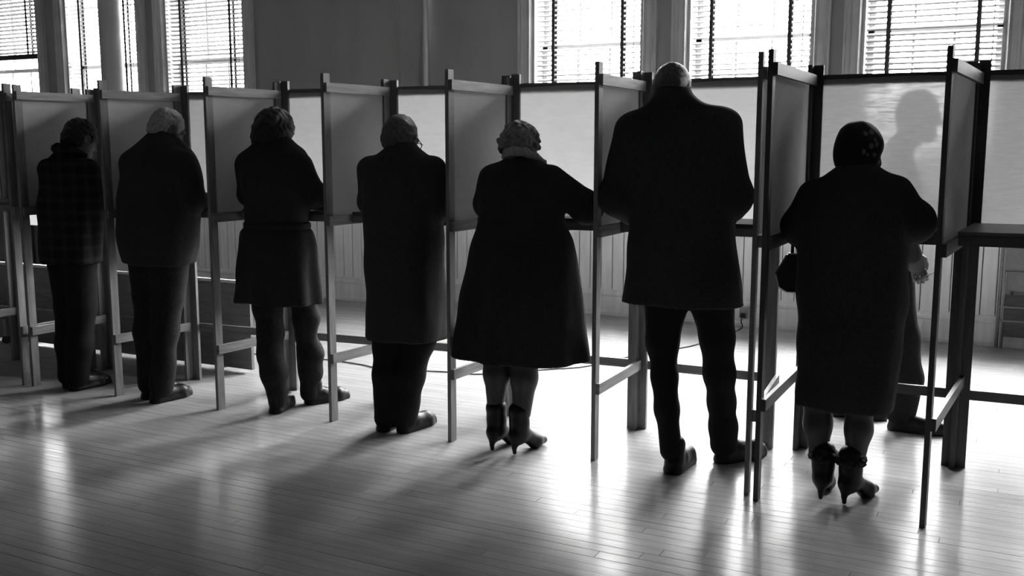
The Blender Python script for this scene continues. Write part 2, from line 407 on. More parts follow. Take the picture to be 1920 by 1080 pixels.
# round iron column and heating pipe
cx, cy = -7.74, 6.85
mb = MB().tube([(0, 0, 0), (0, 0, 0.03), (0, 0, 0.03), (0, 0, 0.12), (0, 0, 0.16), (0, 0, CEIL - 0.3), (0, 0, CEIL - 0.25), (0, 0, CEIL - 0.05), (0, 0, CEIL)],
               [0.17, 0.17, 0.15, 0.15, 0.106, 0.103, 0.13, 0.17, 0.17], 36)
o = mb.build('column', mat('column_paint', 0.42, 0.4, noise=0.06, scale=5), None, True); o.location = (cx, cy, 0)
tag(o, 'round painted column standing in front of a window at left', 'column')
o = MB().tube([(0, 0, 0), (0, 0, CEIL)], 0.024, 16).tube([(0, 0, 0.0), (0, 0, 0.02)], 0.05, 16).tube([(0, 0, 1.2), (0, 0, 1.26)], 0.034, 16).build('heating_pipe', mat('pipe_paint', 0.5, 0.35, noise=0.06, scale=9), None, True)
o.location = (-5.01, WALL_Y - 0.06, 0); tag(o, 'pale vertical heating pipe running up the recessed wall corner', 'pipe')

# ------------------------------------------------------------------ voting booths: hinged frames of thin boards with canvas
HB = 1.83
def canvas(name, p, q, z0, z1, m, parent, sag=0.006, seed=0):
    """sheet of canvas from p to q (x,y), gently uneven"""
    p = Vector((p[0], p[1], 0)); q = Vector((q[0], q[1], 0)); d = q - p; n = Vector((-d.y, d.x, 0)).normalized()
    nx, nz = 10, 14; r = random.Random(seed); ph = [r.uniform(0, 6.28) for _ in range(6)]
    v = []
    for j in range(nz + 1):
        for i in range(nx + 1):
            a, b = i / nx, j / nz
            w = math.sin(math.pi * a) * math.sin(math.pi * b)
            off = sag * w * (math.sin(3.1 * a + ph[0]) + math.sin(4.3 * b + ph[1]) + 0.6 * math.sin(7 * a + 5 * b + ph[2]))
            zz = z0 + (z1 - z0) * b
            if j == nz: zz -= 0.004 * (1 + math.sin(5 * a + ph[3]))
            v.append(p + d * a + n * off + Vector((0, 0, zz)))
    f = [(j * (nx + 1) + i, j * (nx + 1) + i + 1, (j + 1) * (nx + 1) + i + 1, (j + 1) * (nx + 1) + i) for j in range(nz) for i in range(nx)]
    me = bpy.data.meshes.new(name); me.from_pydata([tuple(x) for x in v], [], f); me.update()
    return add_obj(name, me, m, parent, True)

TH, WD = 0.020, 0.048       # board thickness and width
def booth(Fp, Bp, mw, mc, low_z, shelf_z, shelf_d, label, seed, wing_h=None):
    root = tag(empty('voting_booth', (0, 0, 0)), label, 'voting booth', 'folding voting booths in a row')
    org = Vector((sum(p[0] for p in Bp) / len(Bp), sum(p[1] for p in Bp) / len(Bp), 0)); root.location = org
    def loc(p, z): return Vector((p[0], p[1], z)) - org
    def l2(p): return (p[0] - org.x, p[1] - org.y)
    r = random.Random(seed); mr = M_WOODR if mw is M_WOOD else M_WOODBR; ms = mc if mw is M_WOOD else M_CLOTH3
    n = len(Fp)
    for i in range(n):
        f, b = Vector(Fp[i]), Vector(Bp[i]); d = (b - f).normalized()
        h = HB + r.uniform(-0.008, 0.008)
        zt = 1.782 + r.uniform(-0.006, 0.006)
        s3 = (d.x, d.y, 0)
        # front post, set with its wide face along the wing
        fc = f + d * WD / 2
        MB().bar(loc(fc, 0), loc(fc, h), WD, TH, s3).build('front_post', mw, root)
        bc = b - d * (WD / 2 + 0.013)
        MB().bar(loc(bc, 0.0), loc(bc, h - 0.004), WD, TH, s3).build('hinge_post', mw, root)
        nrm = Vector((-d.y, d.x)) * -1.0      # right-hand side of the wing
        e0, e1 = f + d * 0.004 + nrm * (TH * 0.95), b - d * 0.03 + nrm * (TH * 0.95)
        MB().bar(loc(e0, zt - 0.024), loc(e1, zt - 0.024), 0.048, 0.018, (0, 0, 1)).build('top_rail', mr, root)
        MB().bar(loc(e0, 1.077), loc(e1, 1.077), 0.050, 0.018, (0, 0, 1)).build('shelf_rail', mr, root)
        MB().bar(loc(e0, low_z), loc(e1, low_z), 0.050, 0.018, (0, 0, 1)).build('stretcher', mr, root)
        canvas('side_canvas', l2(f + d * 0.03), l2(b - d * 0.05), 1.06, zt - 0.012, ms, root, 0.004, seed * 31 + i)
        for hz in (0.45, 1.3, 1.7):
            MB().tube([loc(b - d * 0.018, hz - 0.03), loc(b - d * 0.018, hz + 0.03)], 0.006, 6).build('hinge', M_METAL, root)
    for i in range(n - 1):
        a, b = Vector(Bp[i]), Vector(Bp[i + 1]); d = (b - a).normalized(); s3 = (d.x, d.y, 0); g = 0.003
        for p in (a + d * (WD / 2 + g), b - d * (WD / 2 + g)):
            MB().bar(loc(p, 0), loc(p, HB + r.uniform(-0.006, 0.008)), WD, TH, s3).build('rear_post', mw, root)
        up = Vector((-d.y, d.x)) * 0.018
        p, q = a + d * g, b - d * g
        MB().bar(loc(p + up, 1.768), loc(q + up, 1.768), 0.045, 0.018, (0, 0, 1)).build('back_top_rail', mr, root)
        MB().bar(loc(p + up, 0.338), loc(q + up, 0.338), 0.045, 0.018, (0, 0, 1)).build('back_bottom_rail', mr, root)
        MB().bar(loc(p + up, 1.075), loc(q + up, 1.075), 0.045, 0.018, (0, 0, 1)).build('back_shelf_rail', mr, root)
        canvas('back_canvas', l2(p + up * 0.3 + d * 0.03), l2(q + up * 0.3 - d * 0.03), 1.055, 1.776, mc, root, 0.006, seed * 57 + i)
        # writing shelf
        fa = (Vector(Fp[i]) - a).normalized(); fb = (Vector(Fp[i + 1]) - b).normalized()
        s = 0.024
        A, B_, C, D = a + d * s + fa * 0.012, b - d * s + fb * 0.012, b - d * s + fb * shelf_d, a + d * s + fa * shelf_d
        mb = MB(); mb.hexa([loc(D, shelf_z - 0.02), loc(C, shelf_z - 0.02), loc(B_, shelf_z - 0.02), loc(A, shelf_z - 0.02), loc(D, shelf_z), loc(C, shelf_z), loc(B_, shelf_z), loc(A, shelf_z)])
        sh = mb.build('writing_shelf', M_SHELF, root)
        MB().bar(loc(D, shelf_z - 0.038), loc(C, shelf_z - 0.038), 0.036, 0.016, (0, 0, 1)).build('shelf_edge', mr, sh)
    return root
FB = [(-5.36, 4.0), (-4.706, 4.055), (-3.945, 4.092), (-3.233, 4.185), (-2.476, 4.156), (-1.726, 4.203), (-0.969, 4.069)]
BB = [(-5.33, 4.56), (-4.62, 4.60), (-3.895, 4.66), (-3.18, 4.72), (-2.45, 4.78), (-1.735, 4.828), (-1.031, 4.825)]
FC_ = [(-0.916, 4.01), (-0.272, 4.009), (0.45, 4.0)]
BC_ = [(-0.915, 4.862), (-0.215, 4.892), (0.50, 4.92)]
FA = [(-6.80, 3.92), (-6.12, 3.95), (-5.43, 3.985)]
BA = [(-6.85, 4.48), (-6.14, 4.50), (-5.43, 4.53)]
booth(FB, BB, M_WOOD, M_CLOTH, 0.345, 1.115, 0.36, 'long wooden voting booth of six canvas bays in the middle', 1)
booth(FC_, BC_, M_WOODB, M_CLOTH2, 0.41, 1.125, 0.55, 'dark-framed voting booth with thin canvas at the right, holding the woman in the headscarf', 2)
booth(FA, BA, M_WOOD, M_CLOTH, 0.345, 1.115, 0.36, 'wooden voting booth cut by the left edge of the picture', 3)
#@@PEOPLE
# ------------------------------------------------------------------ people: smooth solid modelling on a grid (distance fields), then a mesh
def smin(a, b, k):
    if k <= 0: return np.minimum(a, b)
    h = np.maximum(k - np.abs(a - b), 0) / k
    return np.minimum(a, b) - h * h * k * 0.25

class Field:
    def __init__(s, h): s.h = h; s.prims = []
    def _add(s, lo, hi, fn, k, op): s.prims.append((np.array(lo, float), np.array(hi, float), fn, k, op)); return s
    def cone(s, p, q, r0, r1, k=0.02, op='u'):
        p = np.array(p, float); q = np.array(q, float); R = max(r0, r1)
        d = q - p; dd = max(d @ d, 1e-9)
        def fn(X, Y, Z):
            t = np.clip(((X - p[0]) * d[0] + (Y - p[1]) * d[1] + (Z - p[2]) * d[2]) / dd, 0, 1)
            return np.sqrt((X - p[0] - t * d[0]) ** 2 + (Y - p[1] - t * d[1]) ** 2 + (Z - p[2] - t * d[2]) ** 2) - (r0 + (r1 - r0) * t)
        return s._add(np.minimum(p, q) - R, np.maximum(p, q) + R, fn, k, op)
    def chain(s, pts, rs, k=0.03):
        for i in range(len(pts) - 1): s.cone(pts[i], pts[i + 1], rs[i], rs[i + 1], k)
        return s
    def ell(s, c, r, M=None, k=0.02, op='u', wob=None):
        """ellipsoid; M: 3x3 whose columns are the axes"""
        c = np.array(c, float); r = np.array(r, float); M = np.eye(3) if M is None else np.array(M, float); R = r.max()
        def fn(X, Y, Z):
            x, y, z = X - c[0], Y - c[1], Z - c[2]
            a = (x * M[0, 0] + y * M[1, 0] + z * M[2, 0]) / r[0]; b = (x * M[0, 1] + y * M[1, 1] + z * M[2, 1]) / r[1]; e = (x * M[0, 2] + y * M[1, 2] + z * M[2, 2]) / r[2]
            q = np.sqrt(a * a + b * b + e * e)
            g = np.sqrt((a / r[0]) ** 2 + (b / r[1]) ** 2 + (e / r[2]) ** 2)
            d = np.where(q > 1e-4, q * (q - 1) / np.maximum(g, 1e-6), -r.min())
            if wob is not None: d = d + wob(X, Y, Z)
            return d
        return s._add(c - R, c + R, fn, k, op)
    def loft(s, rows, psi, n=2.3, k=0.03, fold=None):
        """rows of (z, cu, cv, a, b): a along the direction psi from +x, b across; smooth in z"""
        rows = sorted(rows); z = np.array([r[0] for r in rows]); P = np.array([r[1:] for r in rows])
        ca, sa = math.cos(psi), math.sin(psi)
        R = P[:, 2:].max() * 1.1
        lo = (P[:, 0].min() - R, P[:, 1].min() - R, z[0]); hi = (P[:, 0].max() + R, P[:, 1].max() + R, z[-1])
        sl = np.zeros_like(P); sl[1:-1] = ((P[2:] - P[:-2]).T / (z[2:] - z[:-2])).T
        if len(z) > 1: sl[0] = (P[1] - P[0]) / (z[1] - z[0]); sl[-1] = (P[-1] - P[-2]) / (z[-1] - z[-2])
        for i in range(len(z) - 1):      # keep it from overshooting
            d = (P[i + 1] - P[i]) / (z[i + 1] - z[i])
            for q in (i, i + 1): sl[q] = np.where(np.sign(sl[q]) * np.sign(d) < 0, 0, np.where(np.abs(sl[q]) > 3 * np.abs(d), 3 * d, sl[q]))
        def fn(X, Y, Z):
            zz = np.clip(Z[0, 0, :], z[0], z[-1]); i = np.clip(np.searchsorted(z, zz, 'right') - 1, 0, len(z) - 2)
            H = z[i + 1] - z[i]; t = (zz - z[i]) / H
            h0, h1, h2, h3 = 2 * t**3 - 3 * t**2 + 1, t**3 - 2 * t**2 + t, -2 * t**3 + 3 * t**2, t**3 - t**2
            V = P[i] * h0[:, None] + sl[i] * (h1 * H)[:, None] + P[i + 1] * h2[:, None] + sl[i + 1] * (h3 * H)[:, None]
            x = X - V[None, None, :, 0]; y = Y - V[None, None, :, 1]; a = V[None, None, :, 2]; b = V[None, None, :, 3]
            p = x * ca + y * sa; q = -x * sa + y * ca
            m = (np.abs(p / a) ** n + np.abs(q / b) ** n) ** (1 / n)
            d = (m - 1) * np.minimum(a, b) * 0.92
            if fold is not None: d = d + fold(np.arctan2(q / b, p / a), Z, p, q)
            dz = np.maximum(z[0] - Z, Z - z[-1])
            return np.where(dz > 0, np.sqrt(np.maximum(d, 0) ** 2 + dz ** 2), np.maximum(d, dz))
        return s._add(lo, hi, fn, k, 'u')
    def cutz(s, z, above=True):
        """remove everything below (or above) z"""
        s.cuts = getattr(s, 'cuts', []) + [(z, above)]; return s
    def mesh(s, noise=None):
        h = s.h; lo = np.min([p[0] for p in s.prims if p[4] == 'u'], axis=0) - 4 * h; hi = np.max([p[1] for p in s.prims if p[4] == 'u'], axis=0) + 4 * h
        n = np.ceil((hi - lo) / h).astype(int) + 1
        D = np.full(n, 0.25, np.float32)
        ax = [lo[i] + h * np.arange(n[i]) for i in range(3)]
        for pl, ph, fn, k, op in s.prims:
            m = k + 3 * h
            i0 = np.clip(np.floor((pl - m - lo) / h).astype(int), 0, n - 1); i1 = np.clip(np.ceil((ph + m - lo) / h).astype(int) + 1, 1, n)
            if (i1 <= i0).any(): continue
            S = tuple(slice(a, b) for a, b in zip(i0, i1))
            X, Y, Z = np.meshgrid(ax[0][S[0]], ax[1][S[1]], ax[2][S[2]], indexing='ij')
            d = fn(X, Y, Z).astype(np.float32)
            D[S] = smin(D[S], d, k) if op == 'u' else -smin(-D[S], d, k)
        for z, above in getattr(s, 'cuts', []):
            Zc = ax[2][None, None, :].astype(np.float32)
            D = np.maximum(D, (z - Zc) if above else (Zc - z))
        if noise is not None:
            X, Y, Z = np.meshgrid(ax[0], ax[1], ax[2], indexing='ij', sparse=True)
            band = np.abs(D) < 0.06
            D = np.where(band, D + noise(X, Y, Z), D)
        D[0] = D[-1] = 0.1; D[:, 0] = D[:, -1] = 0.1; D[:, :, 0] = D[:, :, -1] = 0.1
        return surfnet(D, lo, h)

def surfnet(D, lo, h):
    n = np.array(D.shape); S = D < 0
    cid = lambda I: (I[:, 0] * n[1] + I[:, 1]) * n[2] + I[:, 2]
    pos = []; cells = []; quads = []
    for axx in range(3):
        a = [slice(None)] * 3; b = [slice(None)] * 3; a[axx] = slice(0, -1); b[axx] = slice(1, None)
        Sa, Sb = S[tuple(a)], S[tuple(b)]
        I = np.argwhere(Sa != Sb)
        if len(I) == 0: continue
        J = I.copy(); J[:, axx] += 1
        da = D[I[:, 0], I[:, 1], I[:, 2]]; db = D[J[:, 0], J[:, 1], J[:, 2]]
        t = da / (da - db); p = I.astype(float); p[:, axx] += t
        o1, o2 = [q for q in range(3) if q != axx]
        cs = []
        for d1, d2 in ((0, 0), (1, 0), (1, 1), (0, 1)):
            c = I.copy(); c[:, o1] -= d1; c[:, o2] -= d2; cs.append(cid(c)); pos.append(p); cells.append(cs[-1])
        q = np.stack(cs, 1)
        flip = (Sa[I[:, 0], I[:, 1], I[:, 2]]) ^ (axx == 1)
        q[flip] = q[flip][:, ::-1]
        quads.append(q)
    pos = np.concatenate(pos); cells = np.concatenate(cells); quads = np.concatenate(quads)
    uq, inv = np.unique(cells, return_inverse=True)
    cnt = np.bincount(inv); V = np.stack([np.bincount(inv, pos[:, i]) / cnt for i in range(3)], 1)
    F = np.searchsorted(uq, quads)
    return V * h + lo, F

def np_mesh(name, parts):
    """one mesh from several (verts, quads)"""
    Vs, Fs, n = [], [], 0
    for V, F in parts: Vs.append(V); Fs.append(F + n); n += len(V)
    V = np.concatenate(Vs); F = np.concatenate(Fs)
    me = bpy.data.meshes.new(name); me.vertices.add(len(V)); me.vertices.foreach_set('co', V.astype(np.float32).ravel())
    me.loops.add(len(F) * 4); me.loops.foreach_set('vertex_index', F.astype(np.int32).ravel())
    me.polygons.add(len(F)); me.polygons.foreach_set('loop_start', np.arange(0, len(F) * 4, 4, dtype=np.int32))
    me.polygons.foreach_set('loop_total', np.full(len(F), 4, np.int32))
    me.update(calc_edges=True); me.validate()
    me.polygons.foreach_set('use_smooth', [True] * len(me.polygons))
    return me

def folds(amp, kx, seed=0, z0=None, z1=None):
    """soft vertical folds growing towards z0 (hem) from z1"""
    r = random.Random(seed); ph = [r.uniform(0, 6.28) for _ in range(4)]
    def f(th, Z, p, q):
        w = 1.0 if z0 is None else np.clip((z1 - Z) / (z1 - z0), 0, 1)
        return amp * w * (np.sin(kx * th + ph[0] + 1.2 * Z) + 0.5 * np.sin((kx + 3) * th + ph[1] - 2 * Z))
    return f
def wrinkle(amp, s=9.0, seed=0):
    r = random.Random(seed); ph = [r.uniform(0, 6.28) for _ in range(6)]
    def f(X, Y, Z):
        return amp * (np.sin(s * X + ph[0] + 3 * np.sin(0.7 * s * Z + ph[1])) * np.sin(0.9 * s * Y + ph[2]) + 0.7 * np.sin(1.7 * s * Z + 4 * X + ph[3] + 2 * np.sin(s * Y + ph[4])))
    return f

class Person:
    """local frame: origin between the feet; x,y turned by 'turn' from world; body faces 'face' (radians, clockwise from local +y)"""
    def __init__(s, ox, oy, turn, face): s.ox, s.oy, s.turn, s.face = ox, oy, math.radians(turn), math.radians(face)
    def P(s, r, f, z):      # right, forward, up -> local
        c, n = math.cos(s.face), math.sin(s.face); return np.array([r * c + f * n, -r * n + f * c, z])
    def rows(s, tab):
        """(z, left, right, depth ratio, back-forward centre): silhouette rows -> loft rows"""
        out = []; c, n = math.cos(s.face), math.sin(s.face)
        for z, l, r, q, v in tab:
            w = (r - l) / 2; a = w / math.sqrt(c * c + q * q * n * n); out.append((z, (l + r) / 2, v, a, a * q))
        return out
    @property
    def psi(s): return -s.face

def frame(fwd, up=(0, 0, 1)):
    f = np.array(fwd, float); f /= np.linalg.norm(f); u = np.array(up, float); r = np.cross(f, u); r /= np.linalg.norm(r); u = np.cross(r, f)
    return r, f, u
def head_field(c, fwd, neck_to, h=0.0045, s=1.0, up=(0, 0, 1)):
    """c: centre of the skull; fwd: where the face looks; neck_to: base of the neck"""
    r, f, u = frame(fwd, up); M = np.stack([r, f, u], 1); c = np.array(c, float)
    L = lambda x, y, z: c + (r * x + f * y + u * z) * s
    F = Field(h)
    F.ell(L(0, -0.008, 0.020), np.array([0.074, 0.093, 0.088]) * s, M, 0.02)
    F.ell(L(0, 0.030, -0.040), np.array([0.060, 0.062, 0.072]) * s, M, 0.03)
    F.cone(L(-0.034, 0.020, -0.072), L(0, 0.066, -0.098), 0.030 * s, 0.026 * s, 0.03).cone(L(0.034, 0.020, -0.072), L(0, 0.066, -0.098), 0.030 * s, 0.026 * s, 0.03)
    F.cone(L(0, 0.088, 0.006), L(0, 0.108, -0.030), 0.010 * s, 0.014 * s, 0.012).cone(L(-0.011, 0.094, -0.034), L(0.011, 0.094, -0.034), 0.009 * s, 0.009 * s, 0.008)
    F.cone(L(-0.045, 0.074, 0.018), L(0.045, 0.074, 0.018), 0.013 * s, 0.013 * s, 0.02)
    for sd in (-1, 1):
        F.ell(L(sd * 0.031, 0.090, -0.002), np.array([0.017, 0.014, 0.011]) * s, M, 0.012, 's')
        F.ell(L(sd * 0.031, 0.078, -0.002), np.array([0.013, 0.012, 0.011]) * s, M, 0.006)
        ear = np.stack([r * 0.94 - f * 0.34 * sd, f * 0.94 + r * 0.34 * sd, u], 1)
        F.ell(L(sd * 0.078, -0.012, -0.012), np.array([0.010, 0.020, 0.033]) * s, ear, 0.008)
        F.ell(L(sd * 0.086, -0.008, -0.012), np.array([0.006, 0.011, 0.020]) * s, ear, 0.006, 's')
    F.ell(L(0, 0.088, -0.062), np.array([0.024, 0.014, 0.007]) * s, M, 0.006).ell(L(0, 0.087, -0.074), np.array([0.020, 0.014, 0.008]) * s, M, 0.006)
    F.cone(L(-0.024, 0.099, -0.068), L(0.024, 0.099, -0.068), 0.0035 * s, 0.0035 * s, 0.004, 's')
    F.cone(L(0, -0.035, -0.060), neck_to, 0.046 * s, 0.054 * s, 0.03).cone(L(0, 0.0, -0.070), np.array(neck_to) + f * 0.01, 0.044 * s, 0.052 * s, 0.03)
    return F, L, M
def hand_field(w, d, palm, side, curl=0.5, s=1.0, spread=0.02):
    """w wrist, d pointing direction, palm = direction the palm faces, side +1 right / -1 left hand"""
    F = Field(0.0034)
    d = np.array(d, float); d /= np.linalg.norm(d); p = np.array(palm, float); p = p - d * (p @ d); p /= np.linalg.norm(p)
    x = np.cross(d, p) * side      # towards the thumb
    L = lambda a, b, c: np.array(w) + (x * a + d * b + p * c) * s
    M = np.stack([x, d, p], 1)
    F.cone(L(0, -0.10, 0), L(0, 0.0, 0), 0.029 * s, 0.024 * s, 0.02)
    F.ell(L(0, 0.050, 0.0), np.array([0.042, 0.056, 0.017]) * s, M, 0.02)
    for i, (a, ln, r) in enumerate(((0.030, 0.074, 0.0088), (0.010, 0.083, 0.0092), (-0.011, 0.077, 0.0088), (-0.030, 0.060, 0.0078))):
        a0, a1, a2 = 0.25 * curl, 0.95 * curl, 1.75 * curl
        q = L(a, 0.092, 0.0); o = spread * a / 0.03
        segs = [ln * 0.45, ln * 0.30, ln * 0.25]; rr = [r, r * 0.95, r * 0.86, r * 0.75]
        for k, an in enumerate((a0, a0 + a1, a0 + a1 + a2 * 0.6)):
            e = q + (d * math.cos(an) + p * math.sin(an) + x * o * 0.3) * segs[k] * s
            F.cone(q, e, rr[k] * s, rr[k + 1] * s, 0.004); q = e
    t0 = L(0.026, 0.012, 0.006); t1 = L(0.052, 0.042, 0.018); t2 = L(0.056, 0.072, 0.028 + 0.01 * curl); t3 = L(0.050, 0.094, 0.034 + 0.012 * curl)
    F.cone(t0, t1, 0.016 * s, 0.0115 * s, 0.012).cone(t1, t2, 0.0115 * s, 0.010 * s, 0.004).cone(t2, t3, 0.010 * s, 0.008 * s, 0.004)
    return F
def shoe_field(p, ang, s=1.0, kind='low', lift=0.0, pitch=0.0):
    """p=(x,y) of the heel, ang = pointing, clockwise from local +y"""
    c, n = math.cos(ang), math.sin(ang); F = Field(0.005)
    def L(a, b, z): return np.array([p[0] + (a * c + b * n) * s, p[1] + (-a * n + b * c) * s, z * s + lift + max(0.0, (0.20 - b)) * pitch])
    if kind == 'low':
        F.cone(L(0, 0.035, 0.040), L(0, 0.10, 0.048), 0.036 * s, 0.040 * s, 0.02).cone(L(0, 0.10, 0.046), L(0.004, 0.20, 0.034), 0.041 * s, 0.041 * s, 0.02).cone(L(0.004, 0.20, 0.034), L(0, 0.248, 0.028), 0.041 * s, 0.030 * s, 0.02)
        F.cone(L(0, 0.05, 0.05), L(0, 0.06, 0.115), 0.038 * s, 0.042 * s, 0.02)
        F.cone(L(0, 0.035, 0.012), L(0.004, 0.20, 0.012), 0.042 * s, 0.047 * s, 0.006).cone(L(0.004, 0.20, 0.012), L(0, 0.25, 0.012), 0.047 * s, 0.034 * s, 0.006)
        # the sole is flat: only the part above the floor is kept
        if lift == 0 and pitch == 0: F.cutz(0.001)
    else:
        F.cone(L(0, 0.0, 0.092), L(0, 0.05, 0.096), 0.030 * s, 0.036 * s, 0.02).cone(L(0, 0.05, 0.092), L(0.002, 0.145, 0.036), 0.034 * s, 0.035 * s, 0.025).cone(L(0.002, 0.145, 0.034), L(0, 0.215, 0.024), 0.034 * s, 0.018 * s, 0.02)
        F.cone(L(0, 0.0, 0.078), L(0, -0.008, 0.034), 0.024 * s, 0.012 * s, 0.010).cone(L(0, -0.008, 0.034), L(0, -0.005, 0.010), 0.012 * s, 0.0095 * s, 0.004)
        F.cone(L(0, 0.022, 0.085), L(0, 0.030, 0.145), 0.042 * s, 0.044 * s, 0.02).cone(L(0, 0.030, 0.145), L(0, 0.026, 0.205), 0.044 * s, 0.050 * s, 0.02)
        F.cutz(0.001)
    return F
def hair_noise(amp, s, seed=0):
    r = random.Random(seed); ph = [r.uniform(0, 6.28) for _ in range(6)]
    def f(X, Y, Z):
        return amp * (np.sin(s * X + 2.2 * np.sin(0.6 * s * Z + ph[0]) + ph[1]) * np.sin(s * 0.8 * Y + ph[2] + 1.5 * np.sin(0.5 * s * X)) + 0.8 * np.sin(0.9 * s * Z + ph[3] + 2 * np.sin(0.5 * s * X + ph[4])))
    return f
def part(name, F, m, parent, noise=None):
    return add_obj(name, np_mesh(name, [F.mesh(noise)]), m, parent)
def person_root(pp, parts, label, mskin=None):
    me = np_mesh('person', [F.mesh() for F in parts]); me.materials.append(mskin or M_SKIN)
    o = bpy.data.objects.new('person', me); COL.objects.link(o)
    o.location = (pp.ox, pp.oy, 0); o.rotation_euler = (0, 0, pp.turn)
    return tag(o, label, 'person', 'voters standing at the booths' if 'walking' not in label else None)
def torso_field(pp, hips, chest, neck, legs, arms):
    """the body under the clothes: hips, chest, neck points, two legs [hip,knee,ankle,toe], two arms [shoulder,elbow,wrist]"""
    F = Field(0.011)
    F.cone(hips, chest, 0.095, 0.095, 0.03).cone(chest, neck, 0.085, 0.046, 0.03)
    for l in legs: F.cone(np.array(hips) * 0.35 + np.array(l[0]) * 0.65, l[1], 0.058, 0.038, 0.03).cone(l[1], l[2], 0.038, 0.030, 0.03)
    for a in arms: F.cone(np.array(chest) * 0.3 + np.array(a[0]) * 0.7, a[0], 0.06, 0.048, 0.05).cone(a[0], a[1], 0.046, 0.038, 0.03).cone(a[1], a[2], 0.038, 0.026, 0.02)
    return F
#@@FIGURES
def hair_cap(L, M, m, root, grow=0.012, low=-0.06, amp=0.0025, freq=160, seed=0, name='hair', extra=None, h=0.0045):
    """hair on the skull: a shell over the cranium, cut back from the face"""
    F = Field(h)
    F.ell(L(0, -0.014, 0.024), np.array([0.076 + grow, 0.092 + grow, 0.086 + grow]), M, 0.01)
    F.ell(L(0, -0.045, -0.030), np.array([0.066 + grow, 0.058 + grow, 0.060 + grow]), M, 0.03)
    if extra: extra(F)
    F.ell(L(0, 0.095, -0.045), np.array([0.080, 0.075, 0.088]), M, 0.02, 's')
    if not extra:
        for sd in (-1, 1): F.ell(L(sd * 0.088, 0.004, -0.016), np.array([0.028, 0.030, 0.040]), M, 0.01, 's')
    F.ell(L(0, 0.005, -0.125), np.array([0.11, 0.13, 0.125 + low]), M, 0.01, 's')
    return part(name, F, m, root, hair_noise(amp, freq, seed))
def sleeves(F, arms, k=0.05):
    for a in arms:
        (S, E, W, rs, re, rw) = a
        F.cone(S, E, rs, re, k).cone(E, W, re, rw, 0.035)
    return F
def leg_parts(legs, m, root, name='trousers', noise=None, pelvis=None):
    F = Field(0.0085)
    if pelvis: F.loft(pelvis[0], pelvis[1], 2.2, 0.05)
    for pts in legs: F.chain([p[:3] for p in pts], [p[3] for p in pts], 0.035)
    return part(name, F, m, root, noise)
def feet(shoes, root, m, kind='low', name='shoe', sc_=1.0):
    for p, a in shoes: part(name, shoe_field(p, a, sc_, kind), m, root)
def arm3(pp, C, S, E, W, rs, re, rw):
    f = lambda t: pp.P(*t) + np.array([C[0], C[1], 0]); return (f(S), f(E), f(W), rs, re, rw)
def body_of(pp, C, zhip, zneck, legs, arms, head, hands, label, mskin=None):
    hips = np.array([C[0] * 0.5, C[1] * 0.5, zhip]); chest = np.array([C[0], C[1], zneck - 0.22]); nk = np.array([C[0], C[1], zneck])
    T = torso_field(pp, hips, chest, nk, [[np.array(l[0][:3]), np.array(l[len(l) // 2][:3]), np.array(l[-1][:3])] for l in legs], [[a[0], a[1], a[2]] for a in arms])
    return person_root(pp, [T, head] + hands, label, mskin)

def hands_fwd(pp, arms, dirs, curl=(0.6, 0.8)):
    out = []
    for (a, d, side, c) in zip(arms, dirs, (-1, 1), curl):
        e = pp.P(*d) ; out.append(hand_field(a[2], e, (0, 0, -1), side, c))
    return out

# ---- 1: man in a plaid jacket, far left
pp = Person(-5.066, 4.10, 51.0, 51.0); C = (0.01, 0.03)
arms = [arm3(pp, C, (-0.17, 0.0, 1.33), (-0.19, 0.06, 1.14), (-0.10, 0.33, 1.165), 0.062, 0.055, 0.043), arm3(pp, C, (0.17, 0.0, 1.33), (0.175, 0.0, 1.12), (0.12, 0.30, 1.165), 0.062, 0.057, 0.043)]
legs = [[(-0.045, 0.05, 0.78, 0.10), (-0.045, 0.05, 0.50, 0.068), (-0.055, 0.04, 0.27, 0.066), (-0.055, 0.03, 0.085, 0.066)], [(0.045, -0.04, 0.78, 0.10), (0.04, -0.04, 0.50, 0.082), (0.015, -0.05, 0.27, 0.074), (-0.008, -0.05, 0.085, 0.068)]]
H, L, M = head_field((0.092, 0.10, 1.508), pp.P(0.10, 0.85, -0.42), (0.03, 0.04, 1.38))
p1 = body_of(pp, C, 0.82, 1.40, legs, arms, H, hands_fwd(pp, arms, [(0.25, 0.95, -0.12), (-0.15, 0.95, -0.12)]), 'short-haired man in a dark plaid jacket with turned-up collar, leftmost at the booths')
M_PLAID = bpy.data.materials.new('plaid_wool'); M_PLAID.use_nodes = True
nt = M_PLAID.node_tree; b = nt.nodes['Principled BSDF']; b.inputs['Roughness'].default_value = 0.9; b.inputs['Specular IOR Level'].default_value = 0.1
tc = nt.nodes.new('ShaderNodeTexCoord'); wv = []
for dirn in ('X', 'Z'):
    w = nt.nodes.new('ShaderNodeTexWave'); w.bands_direction = dirn; w.inputs['Scale'].default_value = 4.5; w.inputs['Distortion'].default_value = 0.6
    nt.links.new(tc.outputs['Object'], w.inputs['Vector']); g = nt.nodes.new('ShaderNodeMath'); g.operation = 'GREATER_THAN'; g.inputs[1].default_value = 0.72
    nt.links.new(w.outputs['Fac'], g.inputs[0]); wv.append(g)
ad = nt.nodes.new('ShaderNodeMath'); ad.operation = 'ADD'; nt.links.new(wv[0].outputs[0], ad.inputs[0]); nt.links.new(wv[1].outputs[0], ad.inputs[1])
r = nt.nodes.new('ShaderNodeMapRange'); r.inputs['From Max'].default_value = 2; r.inputs['To Min'].default_value = 0.016; r.inputs['To Max'].default_value = 0.036
nt.links.new(ad.outputs[0], r.inputs['Value']); nt.links.new(r.outputs[0], b.inputs['Base Color'])
F = Field(0.009)
